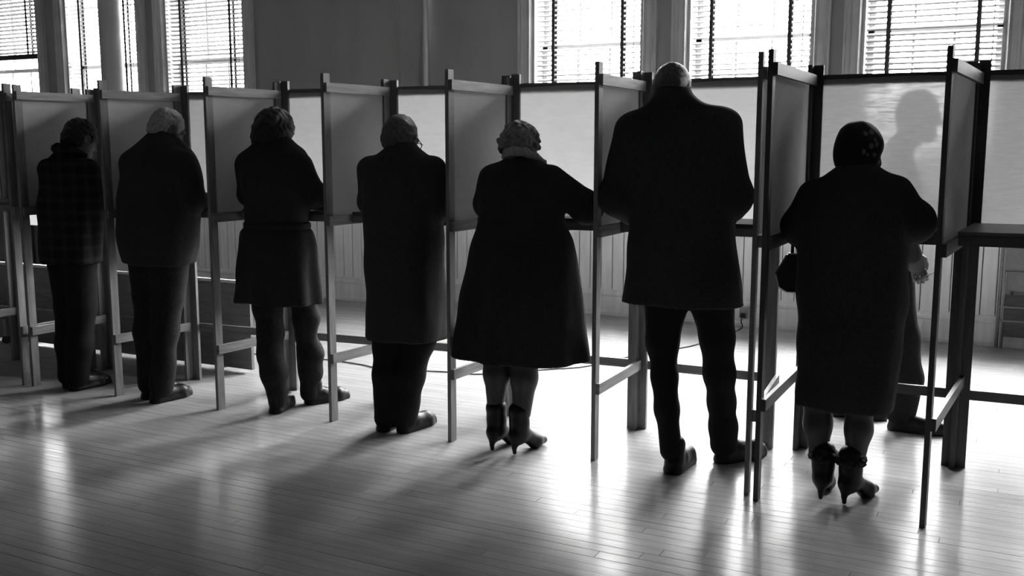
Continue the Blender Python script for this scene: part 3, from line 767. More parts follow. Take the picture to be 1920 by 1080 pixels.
F.loft(pp.rows([(0.775, -0.170, 0.155, 0.65, 0.0), (0.886, -0.172, 0.165, 0.65, 0.0), (1.01, -0.165, 0.172, 0.66, 0.01), (1.09, -0.165, 0.174, 0.66, 0.01), (1.19, -0.154, 0.172, 0.66, 0.02), (1.305, -0.140, 0.165, 0.66, 0.03), (1.365, -0.112, 0.135, 0.68, 0.035), (1.41, -0.070, 0.09, 0.75, 0.04), (1.44, -0.045, 0.062, 0.9, 0.04)]), pp.psi, 2.4, 0.03, folds(0.004, 5, 1))
sleeves(F, arms)
coat = part('jacket', F, M_PLAID, p1, wrinkle(0.0022, 16, 1))
F = Field(0.006)     # turned-up collar behind the neck
cp = [pp.P(r_, f_, z_) + np.array([0.03, 0.05, 0]) for r_, f_, z_ in ((-0.085, 0.03, 1.425), (-0.07, -0.045, 1.45), (0, -0.085, 1.455), (0.07, -0.05, 1.44), (0.09, 0.02, 1.41))]
F.chain(cp, [0.022, 0.026, 0.028, 0.026, 0.02], 0.01); part('collar', F, M_PLAID, coat)
leg_parts(legs, M_TROUS, p1, 'trousers', wrinkle(0.003, 12, 2))
feet([((-0.085, 0.02), 0.9), ((-0.05, -0.07), 0.95)], p1, M_LEATHER)
hair_cap(L, M, mat('dark_hair', 0.012, 0.55, noise=0.4, scale=60, stretch=(4, 4, 1), bump=0.3, bscale=300), p1, 0.010, seed=1)

# ---- 2: white-haired man
pp = Person(-4.418, 4.10, 47.1, 47.1); C = (0.075, 0.05)
arms = [arm3(pp, C, (-0.19, 0.0, 1.37), (-0.23, 0.08, 1.17), (-0.10, 0.34, 1.165), 0.07, 0.06, 0.045), arm3(pp, C, (0.19, 0.0, 1.37), (0.235, 0.02, 1.16), (0.17, 0.20, 1.150), 0.07, 0.062, 0.045)]
legs = [[(-0.01, 0.06, 0.80, 0.115), (-0.02, 0.06, 0.60, 0.082), (-0.04, 0.06, 0.40, 0.068), (-0.04, 0.05, 0.09, 0.062)], [(0.10, -0.04, 0.80, 0.115), (0.085, -0.04, 0.60, 0.088), (0.062, -0.05, 0.40, 0.074), (0.03, -0.05, 0.09, 0.066)]]
H, L, M = head_field((0.132, 0.14, 1.562), pp.P(0.28, 0.8, -0.50), (0.085, 0.07, 1.44))
p2 = body_of(pp, C, 0.85, 1.44, legs, arms, H, hands_fwd(pp, arms, [(0.25, 0.95, -0.1), (-0.1, 0.95, -0.1)]), 'white-haired man in a dark jacket stooping over the shelf, face half turned right')
F = Field(0.009)
F.loft(pp.rows([(0.80, -0.14, 0.235, 0.65, 0.0), (0.865, -0.152, 0.25, 0.65, 0.01), (0.95, -0.160, 0.262, 0.65, 0.01), (1.06, -0.155, 0.272, 0.65, 0.02), (1.18, -0.14, 0.278, 0.65, 0.04), (1.28, -0.127, 0.28, 0.65, 0.05), (1.36, -0.120, 0.278, 0.66, 0.06), (1.41, -0.10, 0.262, 0.68, 0.07), (1.45, -0.06, 0.238, 0.7, 0.08), (1.49, -0.018, 0.205, 0.72, 0.09), (1.53, 0.024, 0.165, 0.8, 0.10), (1.552, 0.048, 0.14, 0.9, 0.10)]), pp.psi, 2.4, 0.03, folds(0.005, 4, 2))
sleeves(F, arms); part('jacket', F, M_COATS[0], p2, wrinkle(0.0025, 14, 3))
leg_parts(legs, M_JEANS, p2, 'trousers', wrinkle(0.003, 13, 4))
feet([((-0.075, 0.03), 0.84), ((-0.03, -0.08), 0.92)], p2, M_LEATHER)
hair_cap(L, M, mat('white_hair', 0.42, 0.6, noise=0.35, scale=45, stretch=(3, 3, 1), bump=0.4, bscale=260), p2, 0.007, amp=0.0018, seed=2)

# ---- 3: person with thick dark hair and belted coat
pp = Person(-3.574, 4.27, 39.9, 39.9); C = (-0.05, 0.03)
arms = [arm3(pp, C, (-0.185, 0.0, 1.36), (-0.225, 0.05, 1.20), (-0.12, 0.32, 1.165), 0.066, 0.058, 0.045), arm3(pp, C, (0.18, 0.0, 1.35), (0.235, 0.06, 1.20), (0.14, 0.24, 1.16), 0.066, 0.062, 0.045)]
legs = [[(-0.115, 0.02, 0.80, 0.10), (-0.107, 0.0, 0.60, 0.077), (-0.095, -0.01, 0.46, 0.070), (-0.100, -0.02, 0.34, 0.068), (-0.083, -0.02, 0.22, 0.072), (-0.070, -0.025, 0.125, 0.048), (-0.074, -0.025, 0.06, 0.050)],
        [(0.05, 0.04, 0.80, 0.10), (0.090, 0.06, 0.60, 0.066), (0.103, 0.08, 0.51, 0.072), (0.093, 0.10, 0.42, 0.056), (0.113, 0.12, 0.32, 0.060), (0.118, 0.125, 0.285, 0.072), (0.116, 0.13, 0.25, 0.058), (0.118, 0.13, 0.18, 0.062), (0.108, 0.13, 0.06, 0.052)]]
H, L, M = head_field((-0.030, 0.12, 1.545), pp.P(0.10, 0.9, -0.38), (-0.04, 0.06, 1.42))
p3 = body_of(pp, C, 0.85, 1.42, legs, arms, H, hands_fwd(pp, arms, [(0.25, 0.95, -0.1), (-0.35, 0.9, -0.1)]), 'person with thick dark hair in a belted knee-length coat and jeans over boots')
F = Field(0.009)
F.loft(pp.rows([(0.615, -0.271, 0.182, 0.75, 0.02), (0.80, -0.255, 0.168, 0.74, 0.02), (0.92, -0.245, 0.161, 0.72, 0.02), (1.0, -0.230, 0.140, 0.70, 0.02), (1.035, -0.206, 0.122, 0.70, 0.02), (1.07, -0.208, 0.126, 0.70, 0.02), (1.2, -0.215, 0.14, 0.70, 0.03), (1.32, -0.222, 0.140, 0.70, 0.04), (1.39, -0.215, 0.135, 0.70, 0.05), (1.44, -0.190, 0.110, 0.72, 0.06), (1.48, -0.15, 0.065, 0.8, 0.07), (1.51, -0.12, 0.04, 0.9, 0.08)]), pp.psi, 2.3, 0.025, folds(0.008, 7, 3, 0.62, 1.05))
sleeves(F, arms); coat = part('coat', F, M_COATS[1], p3, wrinkle(0.002, 15, 5))
F = Field(0.006); F.loft(pp.rows([(1.02, -0.214, 0.131, 0.70, 0.02), (1.035, -0.216, 0.133, 0.70, 0.02), (1.055, -0.214, 0.131, 0.70, 0.02)]), pp.psi, 2.3, 0.0); part('belt', F, M_COATS[1], coat)
leg_parts(legs, M_JEANS, p3, 'jeans', wrinkle(0.0028, 24, 6))
feet([((-0.09, -0.06), 0.35), ((0.085, 0.11), 1.12)], p3, M_LEATHER, name='boot')
def thick(F):
    F.ell(L(0, -0.03, -0.01), (0.108, 0.105, 0.112), M, 0.03); F.ell(L(0.0, -0.04, -0.075), (0.10, 0.075, 0.07), M, 0.03)
hair_cap(L, M, mat('thick_dark_hair', 0.010, 0.5, noise=0.4, scale=50, stretch=(4, 4, 1), bump=0.4, bscale=240), p3, 0.016, -0.10, 0.003, 120, 3, extra=thick)

# ---- 4: older man in a long overcoat, with glasses
pp = Person(-2.801, 4.20, 33.7, 33.7); C = (0.03, 0.02)
arms = [arm3(pp, C, (-0.19, 0.0, 1.345), (-0.225, 0.04, 1.18), (-0.12, 0.33, 1.165), 0.066, 0.058, 0.046), arm3(pp, C, (0.185, 0.0, 1.35), (0.215, 0.04, 1.17), (0.12, 0.30, 1.165), 0.066, 0.058, 0.046)]
legs = [[(-0.05, 0.05, 0.80, 0.10), (-0.055, 0.04, 0.45, 0.072), (-0.068, 0.02, 0.30, 0.066), (-0.068, 0.02, 0.08, 0.068)], [(0.10, -0.03, 0.80, 0.10), (0.105, -0.02, 0.48, 0.080), (0.058, -0.01, 0.30, 0.070), (0.032, 0.0, 0.15, 0.066), (0.028, 0.0, 0.08, 0.066)]]
H, L, M = head_field((0.028, 0.09, 1.503), pp.P(0.06, 0.9, -0.38), (0.03, 0.03, 1.40))
p4 = body_of(pp, C, 0.82, 1.40, legs, arms, H, hands_fwd(pp, arms, [(0.25, 0.95, -0.1), (-0.2, 0.95, -0.1)]), 'older man with glasses and thin grey hair in a long dark overcoat')
F = Field(0.009)
F.loft(pp.rows([(0.49, -0.167, 0.231, 0.70, 0.0), (0.72, -0.155, 0.233, 0.70, 0.0), (0.87, -0.160, 0.226, 0.68, 0.0), (1.0, -0.166, 0.228, 0.67, 0.01), (1.1, -0.163, 0.224, 0.66, 0.01), (1.27, -0.162, 0.220, 0.66, 0.02), (1.35, -0.155, 0.210, 0.66, 0.025), (1.395, -0.125, 0.190, 0.68, 0.03), (1.43, -0.080, 0.145, 0.75, 0.03), (1.46, -0.046, 0.112, 0.9, 0.04), (1.485, -0.036, 0.100, 1.0, 0.045)]), pp.psi, 2.4, 0.03, folds(0.006, 5, 4, 0.5, 1.2))
sleeves(F, arms); part('overcoat', F, M_COATS[2], p4, wrinkle(0.002, 13, 7))
leg_parts(legs, M_TROUS, p4, 'trousers', wrinkle(0.003, 14, 8))
feet([((-0.098, -0.01), 0.45), ((0.0, -0.04), 0.72)], p4, M_LEATHER)
hair_cap(L, M, mat('thin_grey_hair', 0.10, 0.5, noise=0.6, scale=40, stretch=(6, 6, 1), bump=0.4, bscale=260), p4, 0.006, -0.06, 0.0018, 150, 4)
mb = MB()
for sd in (-1, 1):
    mb.tube([L(sd * 0.083, -0.015, 0.012), L(sd * 0.080, 0.05, 0.006), L(sd * 0.066, 0.104, 0.004)], 0.0022, 6)
    mb.tube([L(sd * 0.034 + 0.027 * math.cos(t), 0.108 - 0.006 * abs(math.cos(t)), -0.004 + 0.021 * math.sin(t)) for t in [i * math.pi / 8 for i in range(17)]], 0.0022, 6)
mb.tube([L(-0.008, 0.108, 0.004), L(0.008, 0.108, 0.004)], 0.002, 6); mb.build('glasses', M_RUBBER, p4, True)

# ---- 5: woman in a swing coat
pp = Person(-2.134, 4.17, 27.1, 27.1); C = (0.04, 0.06)
arms = [arm3(pp, (0.04, 0.05), (-0.155, 0.0, 1.315), (-0.205, 0.04, 1.185), (-0.12, 0.32, 1.165), 0.056, 0.058, 0.045), arm3(pp, (0.04, 0.05), (0.165, 0.0, 1.315), (0.325, 0.04, 1.180), (0.27, 0.27, 1.165), 0.060, 0.072, 0.048)]
lg = [[(-0.060, 0.03, 0.80, 0.085), (-0.070, 0.03, 0.46, 0.060), (-0.073, 0.02, 0.38, 0.060), (-0.080, 0.02, 0.22, 0.038)], [(0.060, 0.0, 0.80, 0.085), (0.060, -0.02, 0.46, 0.062), (0.058, -0.03, 0.37, 0.060), (0.047, -0.035, 0.20, 0.042)]]
H, L, M = head_field((0.036, 0.12, 1.462), pp.P(0.08, 0.85, -0.52), (0.04, 0.06, 1.36), s=0.95)
p5 = body_of(pp, C, 0.82, 1.36, lg, arms, H, hands_fwd(pp, arms, [(0.25, 0.95, -0.1), (-0.3, 0.9, -0.1)]), 'woman with curly grey hair and a pale scarf in a flared dark swing coat')
F = Field(0.009)
F.loft(pp.rows([(0.470, -0.298, 0.364, 0.80, 0.02), (0.63, -0.271, 0.346, 0.80, 0.02), (0.83, -0.230, 0.323, 0.78, 0.02), (1.025, -0.184, 0.286, 0.74, 0.03), (1.10, -0.165, 0.255, 0.72, 0.04), (1.2, -0.152, 0.235, 0.70, 0.05), (1.30, -0.140, 0.215, 0.70, 0.06), (1.345, -0.122, 0.195, 0.70, 0.065), (1.38, -0.08, 0.16, 0.72, 0.07), (1.405, -0.035, 0.12, 0.85, 0.075), (1.42, -0.02, 0.105, 0.95, 0.08)]), pp.psi, 2.2, 0.025, folds(0.010, 8, 5, 0.48, 1.15))
sleeves(F, arms); part('swing_coat', F, M_COATS[1], p5, wrinkle(0.0015, 14, 9))
F = Field(0.005)
F.chain([pp.P(*t) + np.array([0.040, 0.07, 0]) for t in ((-0.088, 0.06, 1.385), (-0.078, 0.0, 1.415), (-0.045, -0.045, 1.435), (0, -0.062, 1.442), (0.045, -0.045, 1.435), (0.078, 0.0, 1.412), (0.088, 0.06, 1.385), (0.06, 0.10, 1.36), (0, 0.115, 1.35), (-0.06, 0.10, 1.36), (-0.088, 0.06, 1.385))], [0.017, 0.019, 0.022, 0.024, 0.022, 0.019, 0.017, 0.017, 0.017, 0.017, 0.017], 0.008)
part('scarf', F, mat('pale_scarf', 0.40, 0.9, noise=0.2, scale=90, bump=0.2, bscale=200), p5, hair_noise(0.0015, 120, 9))
for l in lg:
    F = Field(0.006); F.chain([p[:3] for p in l[1:]], [p[3] + 0.002 for p in l[1:]], 0.03); F.cone((l[1][0], l[1][1], l[1][2]), (l[0][0], l[0][1], 0.60), l[1][3] + 0.002, 0.075, 0.03); part('stocking', F, M_STOCK, p5)
feet([((-0.092, 0.0), 0.62), ((0.016, -0.06), 0.70)], p5, M_LEATHER, 'heel', 'ankle_boot', 1.02)
def curls(F):
    rr = random.Random(5)
    F.ell(L(0, -0.02, 0.0), (0.088, 0.092, 0.096), M, 0.02)
    for i in range(46):
        th = rr.uniform(0, 6.283); ph = rr.uniform(-0.55, 1.2); d = np.array([math.cos(th) * math.cos(ph) * 0.090, -0.015 + math.sin(th) * math.cos(ph) * 0.094, 0.012 + math.sin(ph) * 0.092])
        F.ell(L(*d), (0.024, 0.020, 0.017), M, 0.006)
hair_cap(L, M, mat('curly_grey_hair', 0.22, 0.6, noise=0.5, scale=40, bump=0.5, bscale=240), p5, 0.006, -0.03, 0.003, 150, 5, extra=curls)

# ---- 6: tall man
pp = Person(-1.271, 4.35, 16.3, 16.3); C = (-0.10, 0.0)
arms = [(np.array((-0.325, 0.03, 1.525)), np.array((-0.388, 0.02, 1.235)), np.array((-0.22, 0.28, 1.165)), 0.075, 0.074, 0.050), (np.array((0.072, -0.03, 1.545)), np.array((0.130, -0.02, 1.245)), np.array((0.05, 0.27, 1.165)), 0.072, 0.074, 0.050)]
legs = [[(-0.150, 0.0, 0.82, 0.108), (-0.164, -0.02, 0.58, 0.072), (-0.150, -0.05, 0.43, 0.056), (-0.138, -0.08, 0.28, 0.051), (-0.112, -0.10, 0.10, 0.053)], [(0.045, 0.0, 0.82, 0.108), (0.078, 0.02, 0.60, 0.076), (0.094, 0.05, 0.43, 0.068), (0.108, 0.08, 0.29, 0.062), (0.120, 0.09, 0.17, 0.061), (0.124, 0.10, 0.08, 0.064)]]
H, L, M = head_field((-0.150, 0.085, 1.712), pp.P(0.02, 0.78, -0.60), (-0.12, 0.03, 1.58), s=1.04)
p6 = body_of(pp, C, 0.88, 1.58, legs, arms, H, [hand_field(arms[0][2], pp.P(0.3, 0.9, -0.15), (0, 0, -1), -1, 0.7), hand_field(arms[1][2], pp.P(-0.2, 0.95, -0.15), (0, 0, -1), 1, 0.8)], 'tallest man, broad-shouldered, in a dark thigh-length coat with head bowed')
F = Field(0.010)
F.loft(pp.rows([(0.755, -0.341, 0.190, 0.56, 0.0), (0.85, -0.334, 0.176, 0.56, 0.0), (0.95, -0.329, 0.158, 0.55, 0.0), (1.10, -0.322, 0.145, 0.55, 0.0), (1.2, -0.325, 0.145, 0.55, 0.0), (1.35, -0.335, 0.135, 0.55, 0.0), (1.5, -0.338, 0.122, 0.50, 0.01), (1.56, -0.335, 0.120, 0.46, 0.015), (1.60, -0.312, 0.098, 0.42, 0.02), (1.63, -0.272, 0.050, 0.42, 0.02), (1.655, -0.250, -0.014, 0.60, 0.02), (1.69, -0.222, -0.056, 0.90, 0.02), (1.722, -0.214, -0.072, 1.05, 0.022)]), pp.psi, 2.4, 0.03, folds(0.005, 5, 6, 0.75, 1.3))
sleeves(F, arms, 0.06); F.cone((-0.388, 0.02, 1.235), (-0.325, 0.10, 1.165), 0.074, 0.062, 0.04); F.cone((0.130, -0.02, 1.245), (0.125, 0.06, 1.20), 0.074, 0.07, 0.04)
part('coat', F, M_COATS[0], p6, wrinkle(0.003, 11, 10))
leg_parts(legs, M_TROUS, p6, 'trousers', wrinkle(0.0018, 12, 11))
feet([((-0.112, -0.15), 0.28), ((0.095, 0.06), 0.85)], p6, M_LEATHER, sc_=1.08)
hair_cap(L, M, mat('short_grey_hair', 0.05, 0.5, noise=0.5, scale=60, bump=0.4, bscale=280), p6, 0.006, -0.06, 0.0006, 230, 6)

# ---- 7: woman in a headscarf
pp = Person(-0.613, 4.20, 8.3, 8.3); C = (0.015, 0.03)
arms = [(np.array((-0.155, 0.03, 1.265)), np.array((-0.205, 0.05, 1.135)), np.array((-0.13, 0.30, 1.175)), 0.062, 0.068, 0.050), (np.array((0.165, 0.01, 1.285)), np.array((0.240, 0.03, 1.165)), np.array((0.16, 0.27, 1.175)), 0.060, 0.066, 0.052)]
lg = [[(-0.085, 0.03, 0.75, 0.085), (-0.098, 0.02, 0.42, 0.058), (-0.096, 0.01, 0.31, 0.053), (-0.084, 0.01, 0.17, 0.036)], [(0.070, 0.02, 0.75, 0.085), (0.062, -0.01, 0.42, 0.056), (0.066, -0.02, 0.31, 0.050), (0.056, -0.02, 0.17, 0.036)]]
H, L, M = head_field((0.016, 0.10, 1.440), pp.P(0.08, 0.9, -0.40), (0.01, 0.05, 1.33), s=0.93)
p7 = body_of(pp, C, 0.80, 1.33, lg, arms, H, [hand_field(arms[0][2], pp.P(0.3, 0.9, -0.12), (0, 0, -1), -1, 0.7), hand_field(arms[1][2], pp.P(-0.3, 0.9, -0.12), (0, 0, -1), 1, 0.8)], 'short woman in a dark patterned headscarf and long coat with fur-cuffed boots')
F = Field(0.009)
F.loft(pp.rows([(0.39, -0.180, 0.192, 0.72, 0.02), (0.55, -0.185, 0.210, 0.72, 0.02), (0.70, -0.190, 0.222, 0.70, 0.02), (0.84, -0.198, 0.228, 0.68, 0.02), (0.95, -0.203, 0.225, 0.66, 0.02), (1.03, -0.206, 0.222, 0.66, 0.02), (1.1, -0.205, 0.218, 0.66, 0.02), (1.2, -0.198, 0.212, 0.66, 0.03), (1.27, -0.182, 0.203, 0.66, 0.03), (1.315, -0.148, 0.182, 0.66, 0.035), (1.35, -0.105, 0.145, 0.70, 0.04), (1.38, -0.065, 0.10, 0.85, 0.05), (1.40, -0.05, 0.085, 0.95, 0.055)]), pp.psi, 2.3, 0.025, folds(0.005, 6, 7, 0.4, 1.1))
sleeves(F, arms, 0.035); F.ell((0.240, 0.04, 1.167), (0.083, 0.085, 0.084), None, 0.02).ell((-0.203, 0.05, 1.132), (0.070, 0.08, 0.066), None, 0.02); coat = part('long_coat', F, M_COATS[1], p7, wrinkle(0.0022, 15, 12))
for l in lg:
    F = Field(0.006); F.chain([p[:3] for p in l[1:]], [p[3] + 0.002 for p in l[1:]], 0.03); F.cone((l[1][0], l[1][1], l[1][2]), (l[0][0], l[0][1], 0.55), l[1][3] + 0.002, 0.07, 0.03); part('stocking', F, M_STOCK, p7)
for (hp, an, cu) in (((-0.070, -0.03), 0.12, -0.086), ((0.026, -0.06), 0.60, 0.058)):
    bt = part('ankle_boot', shoe_field(hp, an, 0.98, 'heel'), M_LEATHER, p7)
    F = Field(0.0045); cxx, cyy = hp[0] + 0.026 * math.sin(an), hp[1] + 0.026 * math.cos(an)
    F.chain([(cxx + 0.043 * math.cos(t), cyy + 0.043 * math.sin(t), 0.184) for t in [i * math.pi / 8 for i in range(17)]], [0.0195] * 17, 0.006)
    part('fur_cuff', F, M_FUR, bt, hair_noise(0.004, 210, 3))
# headscarf: wraps skull, knotted under the chin, light flowers printed on it
M_SCARF = bpy.data.materials.new('printed_headscarf'); M_SCARF.use_nodes = True
nt = M_SCARF.node_tree; b = nt.nodes['Principled BSDF']; b.inputs['Roughness'].default_value = 0.7; b.inputs['Specular IOR Level'].default_value = 0.2
tc = nt.nodes.new('ShaderNodeTexCoord'); vo = nt.nodes.new('ShaderNodeTexVoronoi'); vo.inputs['Scale'].default_value = 26
nz = nt.nodes.new('ShaderNodeSeparateXYZ')
nt.links.new(tc.outputs['Object'], vo.inputs['Vector']); nt.links.new(tc.outputs['Object'], nz.inputs[0])
l1 = nt.nodes.new('ShaderNodeMath'); l1.operation = 'LESS_THAN'; l1.inputs[1].default_value = 0.30; nt.links.new(vo.outputs['Distance'], l1.inputs[0])
l2_ = nt.nodes.new('ShaderNodeMath'); l2_.operation = 'GREATER_THAN'; l2_.inputs[1].default_value = 0.028; nt.links.new(nz.outputs['X'], l2_.inputs[0])
mu = nt.nodes.new('ShaderNodeMath'); mu.operation = 'MULTIPLY'; nt.links.new(l1.outputs[0], mu.inputs[0]); nt.links.new(l2_.outputs[0], mu.inputs[1])
r = nt.nodes.new('ShaderNodeMapRange'); r.inputs['To Min'].default_value = 0.010; r.inputs['To Max'].default_value = 0.11; nt.links.new(mu.outputs[0], r.inputs['Value']); nt.links.new(r.outputs[0], b.inputs['Base Color'])
F = Field(0.0045)
F.ell(L(0, -0.022, 0.020), np.array([0.094, 0.108, 0.098]), M, 0.02).ell(L(0, -0.03, -0.055), np.array([0.086, 0.075, 0.07]), M, 0.04)
F.cone(L(-0.075, 0.01, -0.05), L(-0.01, 0.055, -0.115), 0.022, 0.016, 0.02).cone(L(0.075, 0.01, -0.05), L(0.01, 0.055, -0.115), 0.022, 0.016, 0.02).ell(L(0, 0.062, -0.122), (0.02, 0.014, 0.014), M, 0.008)
F.ell(L(0, 0.105, -0.035), np.array([0.068, 0.085, 0.082]), M, 0.012, 's')
part('headscarf', F, M_SCARF, p7, hair_noise(0.0018, 60, 7))

# ---- 8: man walking past behind the right-hand booth
pp = Person(-0.49, 5.50, 5.1, 95.1)
arms = [(np.array((-0.11, 0.20, 1.37)), np.array((-0.16, 0.25, 1.12)), np.array((-0.06, 0.24, 0.92)), 0.066, 0.056, 0.045), (np.array((-0.11, -0.19, 1.37)), np.array((-0.10, -0.235, 1.13)), np.array((-0.005, -0.21, 0.930)), 0.066, 0.056, 0.045)]
legs = [[(-0.13, 0.09, 0.84, 0.115), (-0.22, 0.09, 0.48, 0.085), (-0.36, 0.09, 0.14, 0.072)], [(-0.11, -0.09, 0.84, 0.115), (-0.04, -0.09, 0.48, 0.090), (0.0, -0.09, 0.28, 0.080), (-0.02, -0.09, 0.10, 0.078)]]
H, L, M = head_field((-0.008, -0.01, 1.622), (0.98, -0.05, -0.16), (-0.085, 0.0, 1.46))
p8 = body_of(pp, (-0.11, 0.0), 0.88, 1.47, legs, arms, H, [hand_field(arms[0][2], (0.3, 0, -0.95), (0, -1, 0), -1, 0.4), hand_field(arms[1][2], (0.36, 0.0, -0.93), (-0.25, 1, -0.1), 1, 0.62)], 'man walking right behind the thin canvas, his shape showing through it')
F = Field(0.010)
F.loft(pp.rows([(0.74, -0.26, 0.005, 0.66, 0.0), (1.0, -0.25, 0.02, 0.66, 0.0), (1.2, -0.245, 0.028, 0.64, 0.0), (1.3, -0.235, 0.010, 0.62, 0.0), (1.4, -0.205, -0.018, 0.56, 0.0), (1.45, -0.170, -0.03, 0.62, 0.0), (1.49, -0.150, -0.02, 0.85, 0.0), (1.52, -0.14, -0.025, 0.95, 0.0)]), pp.psi, 2.3, 0.03)
sleeves(F, arms); part('jacket', F, M_COATS[0], p8, wrinkle(0.0025, 13, 13))
leg_parts(legs, M_TROUS, p8, 'trousers', wrinkle(0.003, 12, 14))
feet([((-0.38, 0.09), 1.6), ((-0.075, -0.09), 1.62)], p8, M_LEATHER, sc_=1.05)
hair_cap(L, M, MATS['dark_hair'], p8, 0.010, seed=8)
#@@PROPS
# ------------------------------------------------------------------ things around the booths
# handbag on the forearm of the woman in the headscarf
hb = empty('handbag', (-0.613, 4.20, 0), math.radians(8.3)); tag(hb, 'dark leather handbag hanging from the left forearm of the woman in the headscarf', 'handbag')
mb = MB(); c0 = np.array((-0.150, 0.145, 0.0)); ax_ = np.array((0.985, -0.17, 0)); ay_ = np.array((0.17, 0.985, 0))
def hp(a, b, z): return tuple(c0 + ax_ * a + ay_ * b + np.array((0, 0, z)))
prof = [(-0.135, 0.862), (-0.150, 0.920), (-0.105, 1.005), (0.105, 1.005), (0.150, 0.920), (0.135, 0.862), (0.10, 0.842), (-0.10, 0.842)]
n = len(prof)
for b_, sc2 in ((-0.045, 0.92), (-0.03, 1.0), (0.03, 1.0), (0.045, 0.92)):
    mb.v += [hp(a * sc2, b_, 0.92 + (z - 0.92) * sc2) for a, z in prof]
for k in range(3):
    for i in range(n):
        j = (i + 1) % n; mb.f.append((k * n + i, k * n + j, (k + 1) * n + j, (k + 1) * n + i))
mb.f.append(tuple(range(n))[::-1]); mb.f.append(tuple(range(3 * n, 4 * n)))
mb.build('bag_body', M_LEATHER, hb)
MB().tube([hp(-0.085, 0, 1.0), hp(-0.085, 0.0, 1.07), hp(-0.06, 0.0, 1.115), hp(0.0, 0, 1.13), hp(0.06, 0.0, 1.115), hp(0.085, 0.0, 1.07), hp(0.085, 0, 1.0)], 0.007, 8).build('bag_handle', M_LEATHER, hb, True)
MB().box((c0[0] - 0.10, c0[1] - 0.012, 1.0), (c0[0] + 0.10, c0[1] + 0.012, 1.012)).build('bag_clasp', M_METAL, hb)

# folded slip in the walking man's hand
o = MB().hexa([(-0.045, -0.013, -0.004), (0.055, -0.013, 0.006), (0.060, 0.032, 0.004), (-0.040, 0.032, -0.006), (-0.045, -0.013, 0.0), (0.055, -0.013, 0.0085), (0.060, 0.032, 0.0065), (-0.040, 0.032, -0.002)]).build('paper_slip', mat('grey_paper', 0.10, 0.8, noise=0.1, scale=20))
o.location = (-0.415, 5.285, 0.822); o.rotation_euler = (0.1, -0.45, 0.05); tag(o, 'folded paper slip held in the walking man\'s lowered hand', 'paper')

# ballot papers on the writing shelves
for i, (x, y, rz, who) in enumerate([(-5.02, 4.42, 0.1, 'the man in the plaid jacket'), (-4.27, 4.47, -0.1, 'the white-haired man'), (-3.56, 4.53, 0.05, 'the person in the belted coat'), (-2.83, 4.58, 0.12, 'the man with glasses'), (-2.10, 4.62, -0.05, 'the woman in the swing coat'), (-1.40, 4.66, 0.08, 'the tallest man'), (-0.57, 4.66, -0.1, 'the woman in the headscarf')]):
    z = 1.1152 if i < 6 else 1.1252
    mb = MB(); nx = 6
    for j in range(nx + 1):
        a = j / nx - 0.5; zz = 0.0035 * math.sin(3 * a + i)**2
        mb.v += [(a * 0.19, -0.13, zz), (a * 0.19, 0.13, zz), (a * 0.19, 0.13, zz + 0.0008), (a * 0.19, -0.13, zz + 0.0008)]
    for j in range(nx):
        k = j * 4
        for q in range(4): mb.f.append((k + q, k + (q + 1) % 4, k + 4 + (q + 1) % 4, k + 4 + q))
    mb.f += [(0, 1, 2, 3), (nx * 4 + 3, nx * 4 + 2, nx * 4 + 1, nx * 4)]
    o = mb.build('ballot_paper', M_PAPER); o.location = (x, y, z); o.rotation_euler = (0, 0, rz)
    tag(o, 'white ballot paper on the shelf in front of ' + who, 'paper', 'ballot papers on the shelves')

# low panel standing on its edge behind the booths at left
lp = empty('low_panel', (-5.65, 4.90, 0)); tag(lp, 'low dark board on edge behind the booths at left, its lit top edge painted pale', 'panel')
MB().box((-1.35, -0.012, 0.022), (1.25, 0.012, 0.585)).build('board', M_BOARD, lp)
MB().box((-1.355, -0.016, 0.585), (1.255, 0.016, 0.603)).build('lit_edge', M_LITEDGE, lp)  # the board's lit top edge, painted as a paler strip
for fx in (-1.0, 0.95): MB().box((fx - 0.02, 0.0125, 0.0), (fx + 0.02, 0.16, 0.05)).box((fx - 0.02, 0.0125, 0.05), (fx + 0.02, 0.05, 0.40)).build('foot', M_DARK, lp)

# dark upright cabinet by the wall at far left
cb = empty('cabinet', (-10.45, 7.35, 0)); tag(cb, 'dark wooden cabinet against the wall under the far left window', 'cabinet')
MB().box((-1.1, -0.2, 0.06), (1.1, 0.28, 0.97)).build('body', M_DARK, cb)
MB().box((-1.13, -0.23, 0.97), (1.13, 0.29, 0.995)).build('top', M_DARK, cb)
MB().box((-1.08, -0.17, 0.0), (1.08, 0.26, 0.06)).build('plinth', M_DARK, cb)
for k in range(3):
    d = MB().box((-1.06 + k * 0.71, -0.222, 0.10), (-0.38 + k * 0.71, -0.2005, 0.93)).build('door', M_DARK, cb)
    MB().tube([(-0.43 + k * 0.71, -0.222, 0.55), (-0.43 + k * 0.71, -0.245, 0.55)], [0.008, 0.014], 10).build('knob', M_METAL, d)

# card hanging below the shelf at far left, daylight coming through it
M_CARD = cloth_mat('thin_card', 0.85, 0.6, 0.0)
me = bpy.data.meshes.new('card'); me.from_pydata([(-0.055, 0, -0.05), (0.055, 0, -0.05), (0.055, 0.004, 0), (0.055, 0.004, 0.08), (-0.055, 0.004, 0.08), (-0.055, 0.004, 0)], [], [(0, 1, 2, 5), (5, 2, 3, 4)])
o = add_obj('card', me, M_CARD); o.location = (-5.955, 4.535, 0.985); tag(o, 'small white card hanging below the shelf at far left', 'card')

